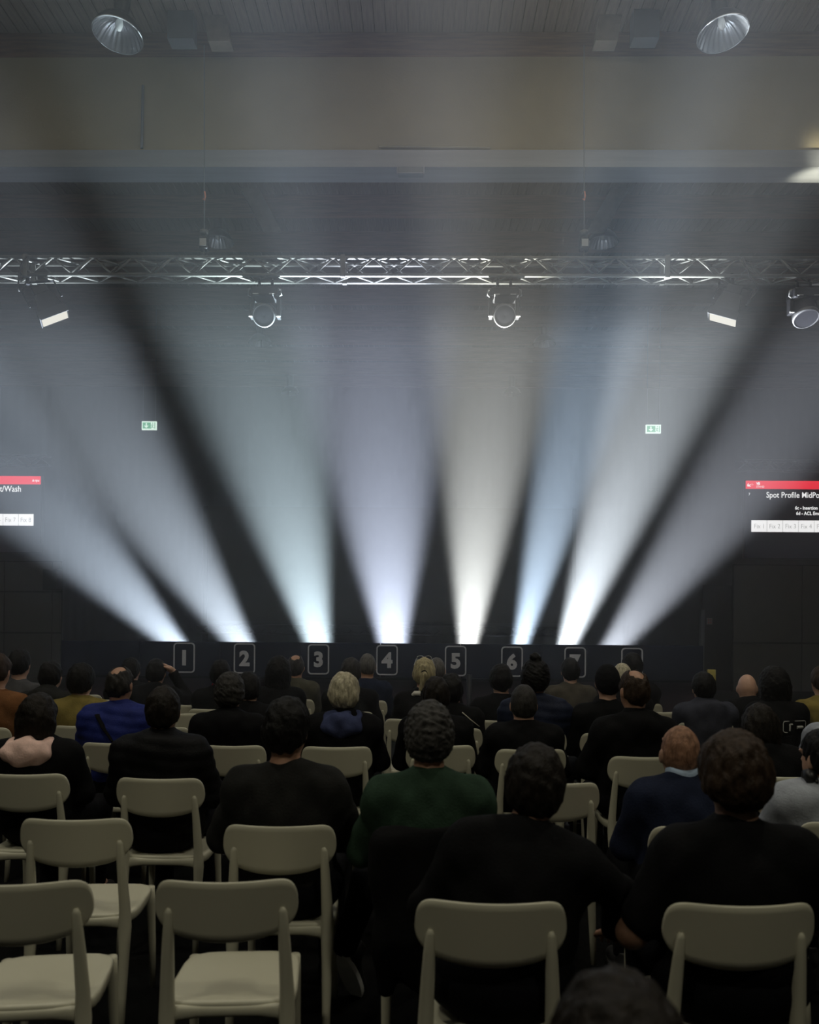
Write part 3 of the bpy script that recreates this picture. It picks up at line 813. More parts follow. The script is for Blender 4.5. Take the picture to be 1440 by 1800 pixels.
def np_mesh(name, v, q, material):
    me = bpy.data.meshes.new(name)
    me.vertices.add(len(v)); me.vertices.foreach_set('co', np.asarray(v, np.float32).ravel())
    me.loops.add(q.size); me.loops.foreach_set('vertex_index', q.ravel().astype(np.int32))
    me.polygons.add(len(q)); me.polygons.foreach_set('loop_start', np.arange(0, q.size, 4, dtype=np.int32))
    me.polygons.foreach_set('use_smooth', np.ones(len(q), bool))
    me.update(calc_edges=True); me.materials.append(material)
    return me

def wob(x, y, z, fr, ph):
    return (np.sin(fr*x + 1.7*np.sin(fr*0.7*z + ph)) * np.sin(fr*1.1*y + ph) + np.sin(fr*0.9*z + 1.3*np.sin(fr*0.6*x + 2*ph)))

def rough3(x, y, z, fr, ph):
    r = np.random.RandomState(int(abs(ph) * 10) % 9999); out = 0.0
    for _ in range(4):
        a = r.normal(size=3); a /= np.linalg.norm(a); b = r.normal(size=3); b /= np.linalg.norm(b)
        out = out + np.sin(fr * (a[0]*x + a[1]*y + a[2]*z) + r.uniform(0, 6.28) + 1.2 * np.sin(fr * 0.6 * (b[0]*x + b[1]*y + b[2]*z) + r.uniform(0, 6.28)))
    return (out * 0.6).astype(np.float32)

# one relaxed hand: palm, four unequal bent fingers and a thumb from the side (right hand, fingers along +Y, palm down)
def hand_arrays():
    f = Field(axis(-0.08, 0.08, 0.006), axis(-0.03, 0.20, 0.006), axis(-0.06, 0.04, 0.006))
    f.cone((0, -0.01, 0), (0, 0.02, 0), 0.026, 0.026, 0.02)
    for x in (-0.028, -0.009, 0.010, 0.027): f.cone((x*0.6, 0.02, 0), (x, 0.085, 0.002), 0.016, 0.0125, 0.02)
    for x, L in ((-0.030, 0.068), (-0.010, 0.078), (0.011, 0.072), (0.030, 0.056)):
        a = (x, 0.088, 0.002); b = (x*1.12, 0.088 + L*0.48, 0.0); c = (x*1.15, 0.088 + L*0.80, -0.014); d = (x*1.15, 0.088 + L*0.97, -0.030)
        f.cone(a, b, 0.0098, 0.0088, 0.006); f.cone(b, c, 0.0088, 0.008, 0.004); f.cone(c, d, 0.008, 0.0072, 0.004)
    f.cone((-0.022, 0.025, -0.004), (-0.050, 0.060, -0.010), 0.014, 0.011, 0.012); f.cone((-0.050, 0.060, -0.010), (-0.056, 0.090, -0.016), 0.0105, 0.009, 0.004)
    return f.mesh()
HAND_V, HAND_Q = hand_arrays()

def shoe_mesh(name, upper, sole):
    f = Field(axis(-0.07, 0.07, 0.008), axis(-0.09, 0.22, 0.008), axis(-0.01, 0.14, 0.008))
    f.cone((0, -0.03, 0.05), (0, 0.15, 0.035), 0.042, 0.036, 0.03); f.cone((0, -0.02, 0.06), (0, -0.015, 0.11), 0.043, 0.046, 0.03)
    x, y, z = f.grid(); f.carve(0.014 - z + 0*x + 0*y); f.carve(z - 0.118 + 0*x + 0*y)
    v, q = f.mesh(); up = np_mesh(name, v, q, upper)
    mb = MB(); n = 24
    for z0 in (0.0, 0.022):
        for k in range(n):
            t = 2*math.pi*k/n; mb.v.append((0.046*math.sin(t)*(1 + 0.1*math.cos(t)), 0.055 + 0.142*math.cos(t), z0))
    mb.f = [(k, (k+1) % n, n+(k+1) % n, n+k) for k in range(n)] + [tuple(reversed(range(n))), tuple(range(n, 2*n))]
    so = mb.mesh('sole'); so.materials.append(sole)
    return up, so
SHOE_DARK = shoe_mesh('shoe', mat('dark_shoe', (0.012, 0.012, 0.013), 0.6), mat('dark_sole', (0.02, 0.02, 0.02), 0.7))
SHOE_LIGHT = shoe_mesh('shoe', MATS['dark_shoe'], mat('white_sole', (0.8, 0.8, 0.76), 0.6))

SKINS = {'fair': (0.50, 0.30, 0.21), 'tan': (0.40, 0.22, 0.14), 'dark': (0.20, 0.11, 0.07)}
def cloth(key, col, **k): return mat('cloth_' + key, col, k.pop('rough', 0.88), var=k.pop('var', 0.22), scale=k.pop('scale', 14), bump=0.25, bscale=120, spec=0.1, **k)
def hairmat(key, col): return mat('hair_' + key, col, 0.55, var=0.45, scale=40, bump=0.5, bscale=180, spec=0.2, stretch=(1.6, 1.6, 0.35))
HAIRC = {'steel': (0.048, 0.046, 0.043), 'black': (0.005, 0.0045, 0.004), 'shaved': (0.27, 0.145, 0.09), 'darkbrown': (0.012, 0.009, 0.0065), 'brown': (0.034, 0.021, 0.013), 'grey': (0.10, 0.095, 0.088), 'darkgrey': (0.030, 0.028, 0.026),
         'silver': (0.42, 0.38, 0.27), 'blond': (0.36, 0.31, 0.18)}
CL = {'black': (0.0055, 0.0055, 0.006), 'charcoal': (0.017, 0.017, 0.016), 'blue': (0.018, 0.027, 0.15), 'mustard': (0.20, 0.155, 0.045), 'green': (0.026, 0.050, 0.032),
      'navy': (0.012, 0.016, 0.034), 'olive': (0.06, 0.058, 0.042), 'grey': (0.07, 0.07, 0.075), 'denim': (0.30, 0.32, 0.36), 'rust': (0.17, 0.075, 0.03), 'hoodie': (0.035, 0.037, 0.05), 'camo': (0.065, 0.058, 0.045), 'pink': (0.78, 0.54, 0.47), 'lightblue': (0.38, 0.48, 0.62)}

def person(px, top, Y, label, hair='short', hc='darkbrown', skin='fair', top_c='black', lean=-4.0, side=0.0, bulk=1.0, yaw=0.0, hyaw=0.0, hpitch=0.0, hroll=0.0,
           hood=None, quilt=False, sleeve='long', hairw=0.0, elbow=None, wrist=None, lleg=None, shoes=None, collar=None, own_chair=None, extra=None, cat_hat=False, legs=True, headscale=1.0):
    zt_ = P(px, top, Y).z
    ts = (zt_ - 0.45) / (1.365 - 0.45)            # torso length scale of this sitter
    near = Y < 3.8; mid = Y < 5.7
    vh, vb, vj, vt = (0.006, 0.015, 0.010, 0.016) if near else ((0.009, 0.02, 0.014, 0.022) if mid else (0.011, 0.024, 0.017, 0.028))
    sk = max(0.90, min(1.05, 0.35 + 0.65 * ts))
    RL = Matrix.Rotation(math.radians(side), 3, 'Y') @ Matrix.Rotation(math.radians(-lean), 3, 'X')
    PV = Vector((0, 0, 0.53))
    def T(p):                                     # torso point: stretched, then leaned about the hips
        p = Vector((p[0] * sk, p[1], 0.45 + (p[2] - 0.45) * ts))
        return RL @ (p - PV) + PV
    RH = Matrix.Rotation(math.radians(hyaw), 3, 'Z') @ Matrix.Rotation(math.radians(side * 0.4 + hroll), 3, 'Y') @ Matrix.Rotation(math.radians(-hpitch), 3, 'X')
    hs = headscale * max(0.94, min(1.04, sk))
    HC = T((0, 0.035, 1.365 - 0.106 * hs / ts)) + Vector((0, 0.012, 0))
    def Hd(p): return HC + RH @ (Vector(p) * hs)
    B = bulk
    # joints
    shl = [T((s * 0.165 * (0.9 + 0.1 * B), 0.0, 0.995)) for s in (-1, 1)]
    elb = [T((-0.24 * B, 0.06, 0.75)), T((0.24 * B, 0.06, 0.75))]
    wri = [Vector((-0.115, 0.30, 0.655)), Vector((0.115, 0.30, 0.655))]
    if elbow:
        for s, p in elbow.items(): elb[s] = Vector(p)
    if wrist:
        for s, p in wrist.items(): wri[s] = Vector(p)
    hip = [Vector((s * 0.092, 0.06, 0.545)) for s in (-1, 1)]
    kne = [Vector((s * 0.135, 0.47, 0.525)) for s in (-1, 1)]
    ank = [Vector((s * 0.13, 0.44, 0.10)) for s in (-1, 1)]
    if lleg: kne[0], ank[0] = Vector(lleg[0]), Vector(lleg[1])
    def torso(f, g, legs_=False):
        f.ell(T((0, 0.02, 0.575)), (0.165*B, 0.125, 0.105), 0.05, RL, g)
        f.ell(T((0, 0.005, 0.71)), (0.158*B, 0.118*B, 0.18*ts), 0.05, RL, g)
        f.ell(T((0, -0.005, 0.885)), (0.178*(0.5+0.5*B), 0.118, 0.165*ts), 0.06, RL, g)
        f.cone(shl[0], shl[1], 0.060, 0.060, 0.06, g)
        for s in (0, 1): f.cone(T((0, 0.010, 1.055)), shl[s], 0.046, 0.048, 0.06, g)
    def arms(f, g, full=True):
        for s in (0, 1):
            f.cone(shl[s], elb[s], 0.053*B, 0.044, 0.04, g)
            if full: f.cone(elb[s], wri[s], 0.043, 0.028, 0.02, g)
    # body
    hx, hy, hz = HC
    lo = np.min([elb[0], elb[1], wri[0], wri[1], ank[0], kne[0], shl[0]], axis=0); hi = np.max([elb[0], elb[1], wri[0], wri[1], ank[0], ank[1], shl[1], kne[1]], axis=0)
    f = Field(axis(min(lo[0], hx - 0.11) - 0.09, max(hi[0], hx + 0.11) + 0.09, vb, hx - 0.11, hx + 0.11, vh), axis(min(-0.2, hy - 0.14), max(hi[1] + 0.1, 0.62), vb, hy - 0.13, hy + 0.14, vh), axis(0.0, zt_ + 0.04, vb, hz - 0.18, zt_ + 0.05, vh))
    torso(f, 0); arms(f, 0)
    for s in (0, 1):
        f.cone(hip[s], kne[s], 0.084, 0.058, 0.04); f.cone(kne[s], ank[s], 0.056, 0.037, 0.03)
        f.cone(ank[s], ank[s] + Vector((0, 0.13, -0.045)), 0.037, 0.028, 0.03)
    f.cone(T((0, 0.01, 1.03)), Hd((0, -0.012, -0.06)), 0.057, 0.054, 0.03)
    f.ell(HC, (0.076*hs, 0.096*hs, 0.106*hs), 0.02, RH); f.ell(Hd((0, 0.038, -0.070)), (0.054*hs, 0.060*hs, 0.060*hs), 0.035, RH)
    f.ell(Hd((0, -0.03, -0.03)), (0.066*hs, 0.066*hs, 0.075*hs), 0.03, RH)
    for s in (-1, 1):
        f.ell(Hd((s*0.079, -0.004, -0.026)), (0.011, 0.020, 0.032), 0.006, RH)
        f.ell(Hd((s*0.036, 0.083, 0.012)), (0.022, 0.014, 0.010), 0.012, RH)
    f.cone(Hd((0, 0.094, -0.002)), Hd((0, 0.112, -0.036)), 0.009, 0.014, 0.012); f.ell(Hd((0, 0.093, -0.072)), (0.026, 0.009, 0.008), 0.006, RH)
    v, q = f.mesh(); vs_, qs_ = [v], [q]; n = len(v)
    for s in (0, 1):
        fwd = (wri[s] - elb[s]); fwd.z *= 0.35; fwd.normalize()
        if not wrist or s not in wrist: fwd = Vector((-0.25 if s else 0.25, 0.95, -0.15)).normalized()
        rt = fwd.cross(Vector((0, 0, 1))).normalized(); up = rt.cross(fwd)
        hv = HAND_V.copy()
        if s == 0: hv[:, 0] *= -1
        R3 = np.array([rt, fwd, up])
        hv = hv @ R3 + np.array(wri[s])
        vs_.append(hv); qs_.append((HAND_Q if s else HAND_Q[:, ::-1]) + n); n += len(hv)
    sm = mat('skin_' + skin, SKINS[skin], 0.5, var=0.12, scale=18, bump=0.08, bscale=150)
    body = link('person', np_mesh('person', np.concatenate(vs_), np.concatenate(qs_), sm))
    # where it stands: head at its place in the photograph
    hp = P(px, top, Y); rz = math.radians(yaw)
    hl = Matrix.Rotation(rz, 3, 'Z') @ Vector((HC.x, 0, 0))
    body.location = (hp.x - hl.x, Y, 0); body.rotation_euler = (0, 0, rz)
    tag(body, label, 'person')
    # jacket / shirt
    cm = cloth(top_c + ('_q' if quilt else ''), CL[top_c], rough=0.6 if quilt else 0.9)
    g = 0.030 if quilt else (0.024 if hood else 0.016)
    if sleeve == 'tee': g = 0.014
    f = Field(axis(min(lo[0], -0.3) - 0.1, max(hi[0], 0.3) + 0.1, vj), axis(-0.30, max(0.2, hi[1]) if sleeve == 'long' else 0.25, vj), axis(0.42, T((0,0,1.12)).z + 0.12, vj))
    torso(f, g)
    if sleeve == 'long':
        arms(f, g * 0.8)
    else:
        for s in (0, 1): f.cone(shl[s], shl[s].lerp(elb[s], 0.8), 0.055*B, 0.052, 0.04, g)
    f.cone(T((0, 0.010, 1.01)), T((0, 0.018, 1.095 if collar or hood else 1.06)), 0.070, 0.064, 0.03)
    X, Yg, Z = f.grid()
    if hood:
        c = T((0, -0.085, 1.03))
        if hood == 'same':
            f.ell(c, (0.125, 0.062, 0.085), 0.04); f.cone(T((-0.08, -0.03, 1.07)), T((0.08, -0.03, 1.07)), 0.04, 0.04, 0.04)
    fold = 0.0035 * wob(X, Yg, Z, 26.0, px * 0.13) + 0.0025 * wob(Z, X, Yg, 47.0, px * 0.29)
    if quilt: fold = fold * 0.6 + 0.007 * np.abs(np.sin(np.pi * (Z + 0.02 * np.sin(9*X)) / 0.062)) - 0.004
    f.F = f.F - fold
    for s in (0, 1):                                   # cuffs stop at the wrist
        if sleeve == 'long':
            d = (wri[s] - elb[s]).normalized(); w_ = wri[s]
            near_w = np.sqrt((X-w_[0])**2 + (Yg-w_[1])**2 + (Z-w_[2])**2) - 0.075
            cut = (X-w_[0])*d.x + (Yg-w_[1])*d.y + (Z-w_[2])*d.z + 0.012
            f.F = np.maximum(f.F, np.minimum(cut, -near_w))
    f.carve(0.50 - 0.03*np.cos(14*X) - Z + 0*Yg)
    v, q = f.mesh()
    jk = link('t_shirt' if sleeve == 'tee' else 'jacket', np_mesh('jacket', v, q, cm), None, body)
    if collar:
        f = Field(axis(-0.12, 0.12, 0.008), axis(-0.14, 0.16, 0.008), axis(T((0,0,0.98)).z - 0.03, T((0,0,1.15)).z + 0.06, 0.008))
        f.cone(T((0, 0.010, 1.04)), T((0, 0.020, 1.125)), 0.070, 0.069, 0.02)
        f.carve(f.grid()[2] - T((0, 0.02, 1.13)).z - 0.4*(f.grid()[1]+0.05) + 0*f.grid()[0])
        v, q = f.mesh(); link('collar', np_mesh('collar', v, q, cloth(collar, CL[collar])), None, body)
    if hood and hood != 'same':
        f = Field(axis(-0.2, 0.2, vj*0.8), axis(-0.24, 0.12, vj*0.8), axis(T((0,0,0.92)).z - 0.06, T((0,0,1.16)).z + 0.08, vj*0.8))
        f.ell(T((0, -0.095, 1.035)), (0.125, 0.066, 0.078), 0.04); f.cone(T((-0.095, -0.02, 1.075)), T((0.095, -0.02, 1.075)), 0.045, 0.045, 0.04)
        X2, Y2, Z2 = f.grid(); f.F = f.F - 0.005*wob(X2, Y2, Z2, 55.0, 1.0)
        v, q = f.mesh(); link('hood', np_mesh('hood', v, q, cloth(hood, CL[hood])), None, body)
    # trousers and shoes
    tm = cloth('trousers', (0.005, 0.005, 0.0065))
    f = Field(axis(min(-0.26, kne[0].x - 0.1, ank[0].x - 0.1), 0.27, vt), axis(-0.22, max(0.62, kne[0].y + 0.12), vt), axis(0.06, 0.72, vt))
    f.ell((0, 0.015, 0.575), (0.195*B, 0.168, 0.150), 0.05)
    for s in (0, 1): f.cone(hip[s], kne[s], 0.094, 0.070, 0.04); f.cone(kne[s], ank[s], 0.068, 0.054, 0.03)
    f.carve(0.085 - f.grid()[2] + 0*f.grid()[0] + 0*f.grid()[1])
    v, q = f.mesh(); link('trousers', np_mesh('trousers', v, q, tm), None, body)
    um, so = SHOE_LIGHT if shoes == 'light' else SHOE_DARK
    for s in (0, 1):
        sh = link('shoe', um, None, body); sh.location = (ank[s].x, ank[s].y, max(0.0, ank[s].z - 0.10)); sh.rotation_euler = (0, 0, (0.12, -0.12)[s])
        if lleg and s == 0: sh.rotation_euler = lleg[2]
        link('sole', so, None, sh)
    # hair, made around the head then set on it
    if hair != 'bald':
        hm = hairmat(hc, HAIRC[hc])
        big = hair in ('long', 'longcurly')
        f = Field(axis(-0.15, 0.15, vh*0.9), axis(-0.17, 0.14, vh*0.9), axis(-0.36 if big else -0.15, 0.19, vh*0.9))
        X, Yg, Z = f.grid()
        t = {'short': 0.013, 'buzz': 0.005, 'curly': 0.022, 'balding': 0.008, 'bob': 0.026, 'long': 0.016, 'longcurly': 0.034, 'ponytail': 0.012, 'bun': 0.014, 'thick': 0.030, 'cap': 0.012}[hair] + hairw
        f.ell((0, -0.004, 0.004), (0.076 + t, 0.097 + t, 0.106 + t*0.8), 0.0)
        f.ell((0, -0.03, -0.03), (0.067 + t, 0.068 + t, 0.078 + t*0.5), 0.03)
        slope = 0.9
        low = {'bob': -0.125, 'thick': -0.10, 'curly': -0.105}.get(hair, -0.092)
        f.carve((low + slope * (Yg + 0.06) - Z) * 0.74 + 0*X)
        if hair == 'bob':
            f.carve(np.maximum(Yg - 0.06, -0.2) * 0.8 + 0*X + 0*Z - 0.02)
        if hair == 'balding':
            f.carve(-(np.sqrt((X/0.046)**2 + ((Yg + 0.035)/0.060)**2 + ((Z - 0.10)/0.055)**2) - 1) * 0.05)
        if big:
            f.ell((0, -0.050, -0.10), (0.088 + t*0.8, 0.052 + t*0.5, 0.20), 0.03)
            f.ell((0, -0.03, -0.05), (0.090 + t*0.6, 0.075, 0.12), 0.03)
        if hair == 'ponytail':
            f.ell((0, -0.108 - t, -0.005), (0.022, 0.024, 0.020), 0.01); f.cone((0, -0.125, -0.015), (-0.030, -0.135, -0.135), 0.026, 0.016, 0.015)
        if hair == 'bun':
            f.ell((-0.005, -0.04, 0.135), (0.042, 0.040, 0.034), 0.015)
        ph = px * 0.7
        if hair in ('curly', 'longcurly', 'bun'):
            f.F = f.F - (0.0012 * rough3(X, Yg, Z, 95.0, ph) + 0.0020 * rough3(X, Yg, Z, 185.0, ph + 2) + 0.0022 * rough3(X, Yg, Z, 300.0, ph + 5))
        elif hair in ('buzz', 'cap'): f.F = f.F - 0.0008 * wob(X, Yg, Z, 150.0, ph)
        else: f.F = f.F - (0.0022 * rough3(X, Yg, Z*0.45, 110.0, ph) + 0.0020 * rough3(X, Yg, Z*0.4, 220.0, ph + 3) + 0.0012 * rough3(X, Yg, Z*0.4, 380.0, ph + 7))
        v, q = f.mesh()
        R3 = np.array(RH, float)
        v = (v * hs) @ R3.T + np.array(HC)
        link('cap' if hair == 'cap' else 'hair', np_mesh('hair', v, q, cloth('cap', (0.008, 0.008, 0.009)) if hair == 'cap' else hm), None, body)
        if hair == 'ponytail':
            pass
    if extra: extra(body, T, Hd, jk)
    if own_chair:
        cp = Matrix.Rotation(rz, 3, 'Z') @ Vector((0, -0.19, 0))
        chair(body.location.x + cp.x, Y + cp.y, rz, own_chair)
    return body

from mathutils.bvhtree import BVHTree
def on_back(jk, pts, off=0.004):
    """points laid on the back of a jacket: each (x, z) goes to where a ray from behind meets the cloth"""
    bv = BVHTree.FromPolygons([v.co[:] for v in jk.data.vertices], [p.vertices[:] for p in jk.data.polygons])
    out = []
    for x, z in pts:
        h = bv.ray_cast(Vector((x, -0.9, z)), Vector((0, 1, 0)))[0]
        if h is not None: out.append(h + Vector((0, -off, 0)))
    return out
def lerp_pts(a, b, n): return [(a[0] + (b[0]-a[0])*k/n, a[1] + (b[1]-a[1])*k/n) for k in range(n + 1)]
def strap(body, T, Hd, jk):
    a, b = T((-0.095, 0, 1.05)), T((0.20, 0, 0.62))
    pts = on_back(jk, lerp_pts((a.x, a.z), (b.x, b.z), 16))
    MB().tube(pts, [(0.022, 0.006)] * len(pts), 8).build('strap', cloth('black', CL['black']), body, True)
def sunglasses(body, T, Hd, jk):
    for s in (-1, 1):
        ring = [Hd((s*0.034 + 0.028*math.cos(t), 0.035 + 0.006*math.sin(t), 0.118 + 0.018*math.sin(t))) for t in [2*math.pi*k/16 for k in range(17)]]
        MB().tube(ring, 0.003, 6, False).build('sunglasses_rim', mat('shiny_frame', (0.5, 0.5, 0.5), 0.15, metal=0.6), body, True)
        MB().tube([Hd((s*0.064, 0.035, 0.112)), Hd((s*0.088, -0.03, 0.06))], 0.003, 6).build('sunglasses_arm', MATS['shiny_frame'], body)
    MB().tube([Hd((0.022*math.cos(t), -0.125, 0.022*math.sin(t))) for t in [2*math.pi*k/12 for k in range(13)]], 0.006, 6, False).build('hair_tie', cloth('black', CL['black']), body, True)
    MB().tube([T((-0.105, -0.03, 1.03)), T((-0.075, -0.075, 1.075)), T((-0.03, -0.085, 1.075))], 0.020, 8).build('scarf', mat('white_scarf', (0.6, 0.58, 0.52), 0.8), body, True)
def stripe(body, T, Hd, jk):
    a, b = T((0.08, 0, 1.055)), T((0.215, 0, 0.93))
    pts = on_back(jk, lerp_pts((a.x, a.z), (b.x, b.z), 8))
    MB().tube(pts, [(0.007, 0.004)] * len(pts), 6).build('sleeve_stripe', mat('pale_stripe', (0.42, 0.40, 0.32), 0.7), body, True)
def back_print(body, T, Hd, jk):
    mt = mat('white_print', (0.40, 0.40, 0.38), 0.7)
    c = T((0.085, 0, 0.90))
    o = rrect(0.19, 0.080, 0.018)
    pts = on_back(jk, [(c.x + x, c.z + z) for x, z in o + o[:1]], 0.002)
    MB().tube(pts, 0.003, 6, False).build('print_outline', mt, body)
    for nm, segs in (('print_letter', (((-0.046, -0.028), (-0.046, 0.020), 0.006), ((-0.046, 0.018), (-0.026, 0.018), 0.006))), ('print_badge', (((0.012, -0.005), (0.060, -0.005), 0.011),))):
        mb = MB()
        for a, b, r in segs: mb.tube(on_back(jk, lerp_pts((c.x + a[0], c.z + a[1]), (c.x + b[0], c.z + b[1]), 4), 0.002), r, 8)
        mb.build(nm, mt, body)
def headphones(body, T, Hd, jk):
    mt = mat('headphone_black', (0.01, 0.01, 0.01), 0.4)
    for s in (-1, 1): MB().lathe([(0.0,-0.02),(0.03,-0.02),(0.036,0.0),(0.03,0.02),(0.0,0.02)], 16).build('ear_cushion', mt, body, True).matrix_basis = Matrix.Translation(Hd((s*0.095, -0.01, -0.09))) @ Matrix.Rotation(math.radians(90), 4, 'Y')
    MB().tube([Hd((0.1*math.cos(t), -0.06 - 0.03*math.sin(t), -0.10)) for t in [math.pi*(1 + k/12) for k in range(13)]], 0.007, 6).build('neck_band', mt, body, True)

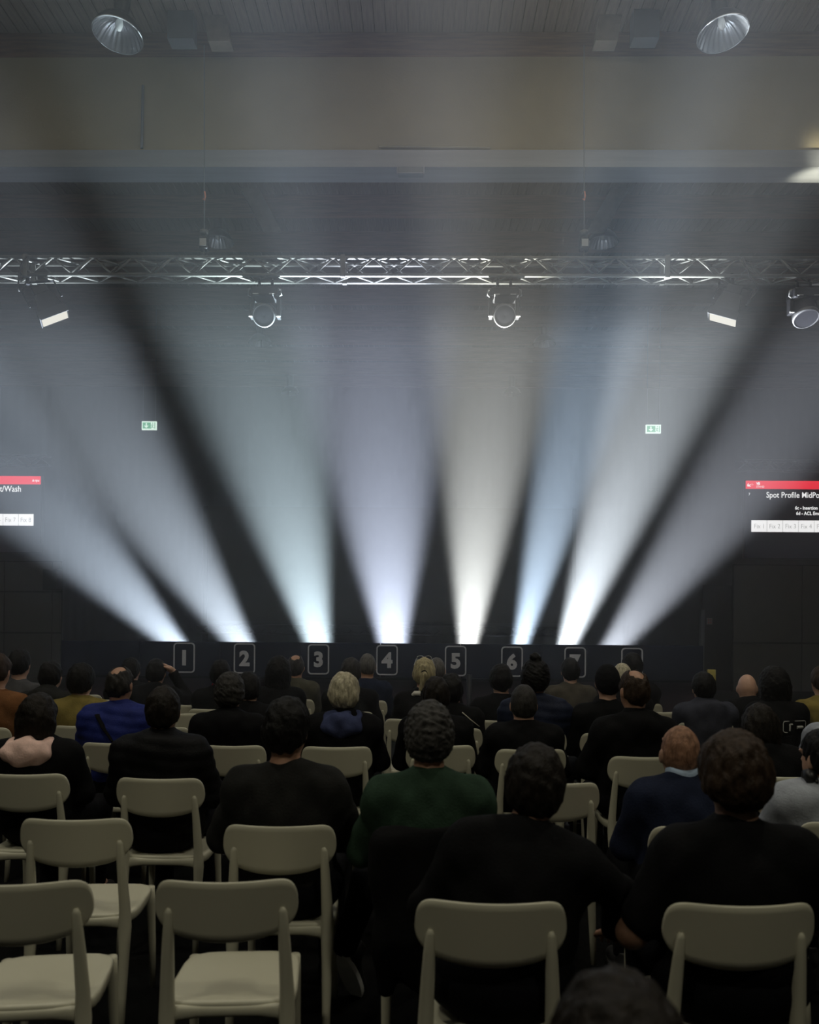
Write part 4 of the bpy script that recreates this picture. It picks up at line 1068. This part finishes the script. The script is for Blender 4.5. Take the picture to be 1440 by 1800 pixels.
PEOPLE = [
    dict(px=-4, top=1150, Y=6.3, label='person with brown hair in a rust jacket at the left picture edge', hc='brown', top_c='rust', own_chair='cream chair under the person in the rust jacket at the left edge'),
    dict(px=35, top=1143, Y=7.4, label='person with black hair in a grey jacket near the left edge', hc='black', top_c='grey', own_chair='cream chair under the person in the grey jacket near the left edge'),
    dict(px=78, top=1163, Y=6.9, label='person with a dark olive hooded jacket hunched left of the mustard jacket', hc='black', top_c='charcoal', hood='same', lean=6, hpitch=-10, own_chair='cream chair under the hunched person in dark olive'),
    dict(px=143, top=1169, Y=6.5, label='person with black hair in a mustard jacket', hc='black', top_c='mustard', hairw=0.008, headscale=1.02),
    dict(px=211, top=1173, Y=5.75, label='balding man in a blue quilted jacket with a black strap across the back', hair='balding', hc='darkgrey', top_c='blue', quilt=True, bulk=1.12, extra=strap, skin='tan', hyaw=-8),
    dict(px=230, top=1158, Y=8.3, label='person with dark hair in black far back right of the blue jacket', hc='black', own_chair='cream chair in the first row, left of the raised hand'),
    dict(px=269, top=1160, Y=7.8, label='person in black holding a hand up to the face left of number one', hc='black', lean=4, elbow={1: (0.24, 0.22, 0.86)}, wrist={1: (0.12, 0.15, 1.12)}, own_chair='cream chair under the person holding a hand to the face'),
    dict(px=67, top=1222, Y=4.6, label='woman with long straight dark hair and a pink hood over a black jacket', hair='long', hc='darkbrown', hood='pink', quilt=False, bulk=1.0),
    dict(px=287, top=1210, Y=4.5, label='man with short dark hair in a black hooded puffer jacket', hair='short', hc='darkbrown', hood='same', quilt=True, bulk=1.08, hyaw=8),
    dict(px=388, top=1162, Y=7.6, label='person with dark hair and a red collar behind number two', hc='black', collar='red', own_chair='cream chair under the person with the red collar'),
    dict(px=404, top=1186, Y=5.6, label='person with curly grey hair in a black jacket', hair='curly', hc='darkgrey', hood='same', bulk=1.05),
    dict(px=437, top=1183, Y=6.5, label='person with short dark hair and bare neck beside the curly grey hair', hair='short', hc='black', hyaw=12),
    dict(px=490, top=1158, Y=7.7, label='person with long dark hair in black left of number three', hair='longcurly', hc='black', own_chair='cream chair under the person with long dark hair left of number three'),
    dict(px=520, top=1152, Y=8.5, label='bald person in an olive jacket left of number three', hair='balding', hc='darkgrey', skin='tan', top_c='olive', own_chair='cream chair under the bald person in the olive jacket'),
    dict(px=617, top=1158, Y=7.5, label='person with dark grey hair left of number four', hc='darkgrey', own_chair='cream chair under the person with dark grey hair left of number four'),
    dict(px=646, top=1150, Y=8.4, label='man with short grey hair and bare neck in navy near number four', hair='buzz', hc='grey', top_c='navy', skin='tan', hyaw=10),
    dict(px=605, top=1187, Y=5.6, label='person with silver blond bobbed hair and a navy hood', hair='bob', hc='silver', hood='hoodblue', bulk=1.02),
    dict(px=505, top=1232, Y=3.55, label='man with dark hair in a charcoal jacket', hair='short', hc='black', top_c='charcoal', bulk=1.18, skin='tan', hairw=0.006, hyaw=-14),
    dict(px=746, top=1160, Y=7.1, label='woman with a blond ponytail and sunglasses on the head', hair='ponytail', hc='blond', extra=sunglasses, hairw=0.008, lean=3),
    dict(px=768, top=1157, Y=8.4, label='grey-haired person half hidden behind the blond ponytail', hair='buzz', hc='grey', own_chair='cream chair in the first row behind the blond ponytail'),
    dict(px=767, top=1193, Y=5.6, label='man with short dark hair in black just beyond the green sweater', hair='short', hc='darkbrown', bulk=1.0, lean=0, hyaw=6),
    dict(px=794, top=1186, Y=6.5, label='person with dark hair and a pale stripe on a black sleeve', hc='black', extra=stripe, own_chair='cream chair under the person with the striped sleeve'),
    dict(px=755, top=1240, Y=3.4, label='man with curly grey hair in a dark green sweater', hair='curly', hc='steel', top_c='green', bulk=1.12, skin='tan', lleg=((-0.25, 0.42, 0.50), (-0.34, 0.34, 0.25), (-1.05, 0.0, -0.5)), shoes='light'),
    dict(px=881, top=1170, Y=7.0, label='person with dark hair in a black top hiding number six', hair='short', hc='black', hairw=0.005, own_chair='cream chair under the person hiding number six'),
    dict(px=941, top=1162, Y=6.25, label='person with dark curly hair in a bun and a navy jacket', hair='bun', hc='black', top_c='navy', quilt=True, hairw=0.012),
    dict(px=921, top=1206, Y=5.45, label='man with cropped grey-brown hair in a dark jacket', hair='buzz', hc='darkgrey', top_c='black', bulk=1.1, hairw=0.003),
    dict(px=949, top=1316, Y=2.68, label='man with dark brown hair in a black t-shirt in the foreground', hair='short', hc='darkbrown', top_c='black', sleeve='long', bulk=1.16, lean=5, side=11, hairw=0.006, skin='tan', elbow={1: (0.37, 0.10, 0.78)}, wrist={1: (0.40, 0.26, 0.60)}),
    dict(px=1003, top=1158, Y=8.2, label='person with short dark hair in a camouflage jacket hiding number seven', hc='black', top_c='camo', bulk=1.1),
    dict(px=1068, top=1170, Y=6.2, label='man in a black cap and black jacket', hair='cap', hc='black', bulk=1.1),
    dict(px=1094, top=1167, Y=7.4, label='white-haired person peeking over the balding man', hair='buzz', hc='silver', own_chair='cream chair under the white-haired person behind the balding man'),
    dict(px=1112, top=1150, Y=8.2, label='person with dark hair hiding the last number sign', hc='black', hairw=0.006),
    dict(px=1115, top=1179, Y=5.25, label='balding man in a black hooded jacket right of the cap', hair='balding', hc='brown', hood='same', bulk=1.15, skin='tan', hyaw=14),
    dict(px=1241, top=1184, Y=6.8, label='person with short black hair in a navy grey hoodie', hair='short', hc='black', top_c='hoodie', hood='same', lean=0),
    dict(px=1321, top=1186, Y=7.35, label='bald man in black at the right', hair='bald', skin='fair', lean=4, hyaw=-15),
    dict(px=1368, top=1177, Y=6.7, label='person with long curly dark hair and a white print on the jacket', hair='longcurly', hc='black', extra=back_print, lean=2),
    dict(px=1347, top=1243, Y=4.75, label='woman with long straight dark hair beside the man with thick brown hair', hair='long', hc='darkbrown', lean=4, own_chair='cream chair under the long-haired woman at right'),
    dict(px=1208, top=1280, Y=3.65, label='man with a shaved head, pale blue collar and navy sweater', hair='buzz', hc='shaved', skin='fair', top_c='navy', hairw=-0.002, collar='lightblue', hpitch=-18, lean=4, bulk=1.08, own_chair='cream chair hidden under the man with the shaved head'),
    dict(px=1292, top=1297, Y=2.68, label='man with thick brown hair in a black short-sleeved top in the foreground', hair='thick', hc='brown', top_c='black', sleeve='tee', bulk=1.22, skin='dark', elbow={0: (-0.30, -0.01, 0.70)}),
    dict(px=1447, top=1172, Y=6.9, label='person in a mustard top cut by the right picture edge', hc='brown', top_c='mustard', own_chair='cream chair cut by the right edge under the mustard top'),
    dict(px=1478, top=1205, Y=5.6, label='person with a grey sleeve cut by the right picture edge', hc='black', top_c='denim', own_chair='cream chair cut by the right edge under the grey sleeve'),
    dict(px=1452, top=1286, Y=3.75, label='person in a pale denim jacket with headphones round the neck at the right edge', hair='short', hc='black', top_c='denim', bulk=1.1, extra=headphones, hyaw=20, own_chair='cream chair under the pale denim jacket at the right edge'),
    dict(px=1105, top=1768, Y=1.12, label='blurred dark head of a person close to the camera at the bottom', hair='short', hc='darkbrown', hairw=0.008, lean=0),
]
CL['red'] = (0.30, 0.02, 0.03); CL['hoodblue'] = (0.045, 0.055, 0.12)
for d_ in PEOPLE:
    d_['Y'] *= 0.905
    person(**d_)

# black jacket hung over the chair of the man in green
cj = P(769, 1467, 2.94)
f = Field(axis(-0.33, 0.33, 0.012), axis(-0.22, 0.12, 0.012), axis(0.22, 0.95, 0.012))
f.cone((-0.19, -0.070, 0.835), (0.19, -0.070, 0.835), 0.044, 0.044, 0.03)
f.ell((0, -0.105, 0.64), (0.215, 0.034, 0.25), 0.06); f.ell((0.03, -0.105, 0.46), (0.215, 0.030, 0.17), 0.05)
for s in (-1, 1): f.cone((s*0.195, -0.085, 0.82), (s*0.195 + 0.02, -0.105, 0.33), 0.046, 0.040, 0.03)
X, Yg, Z = f.grid(); f.F = f.F - 0.006*wob(X, Yg, Z, 22.0, 0.4)
v, q = f.mesh()
o = link('draped_jacket', np_mesh('draped_jacket', v, q, cloth('black', CL['black'])))
o.location = (cj.x, 2.955, 0); tag(o, 'black jacket hung over the chair back of the man in the green sweater', 'jacket')
# ------------------------------------------------------------------ stage haze filling the hall
# thickest over the stage, thinning towards the roof
def haze_material(name, density):
    HM = bpy.data.materials.new(name); HM.use_nodes = True
    nt = HM.node_tree; nt.nodes.remove(nt.nodes['Principled BSDF'])
    vs = nt.nodes.new('ShaderNodeVolumeScatter')
    vs.inputs['Color'].default_value = (0.95, 0.97, 1.0, 1); vs.inputs['Density'].default_value = density; vs.inputs['Anisotropy'].default_value = 0.58
    nt.links.new(vs.outputs[0], nt.nodes['Material Output'].inputs['Volume'])
    return HM
hz = None; zz = [-0.3, 5.0, CEIL + 0.4]
for k, dens in enumerate((0.018, 0.0098)):
    o = MB().box(-15.3, 15.3, 5.0, 28.4, zz[k] + 0.002, zz[k+1] - 0.002).build('haze' if hz is None else 'haze_layer', haze_material('stage_haze', dens), hz)
    if hz is None:
        hz = tag(o, 'thin grey haze filling the stage end of the hall', 'haze', kind='stuff')
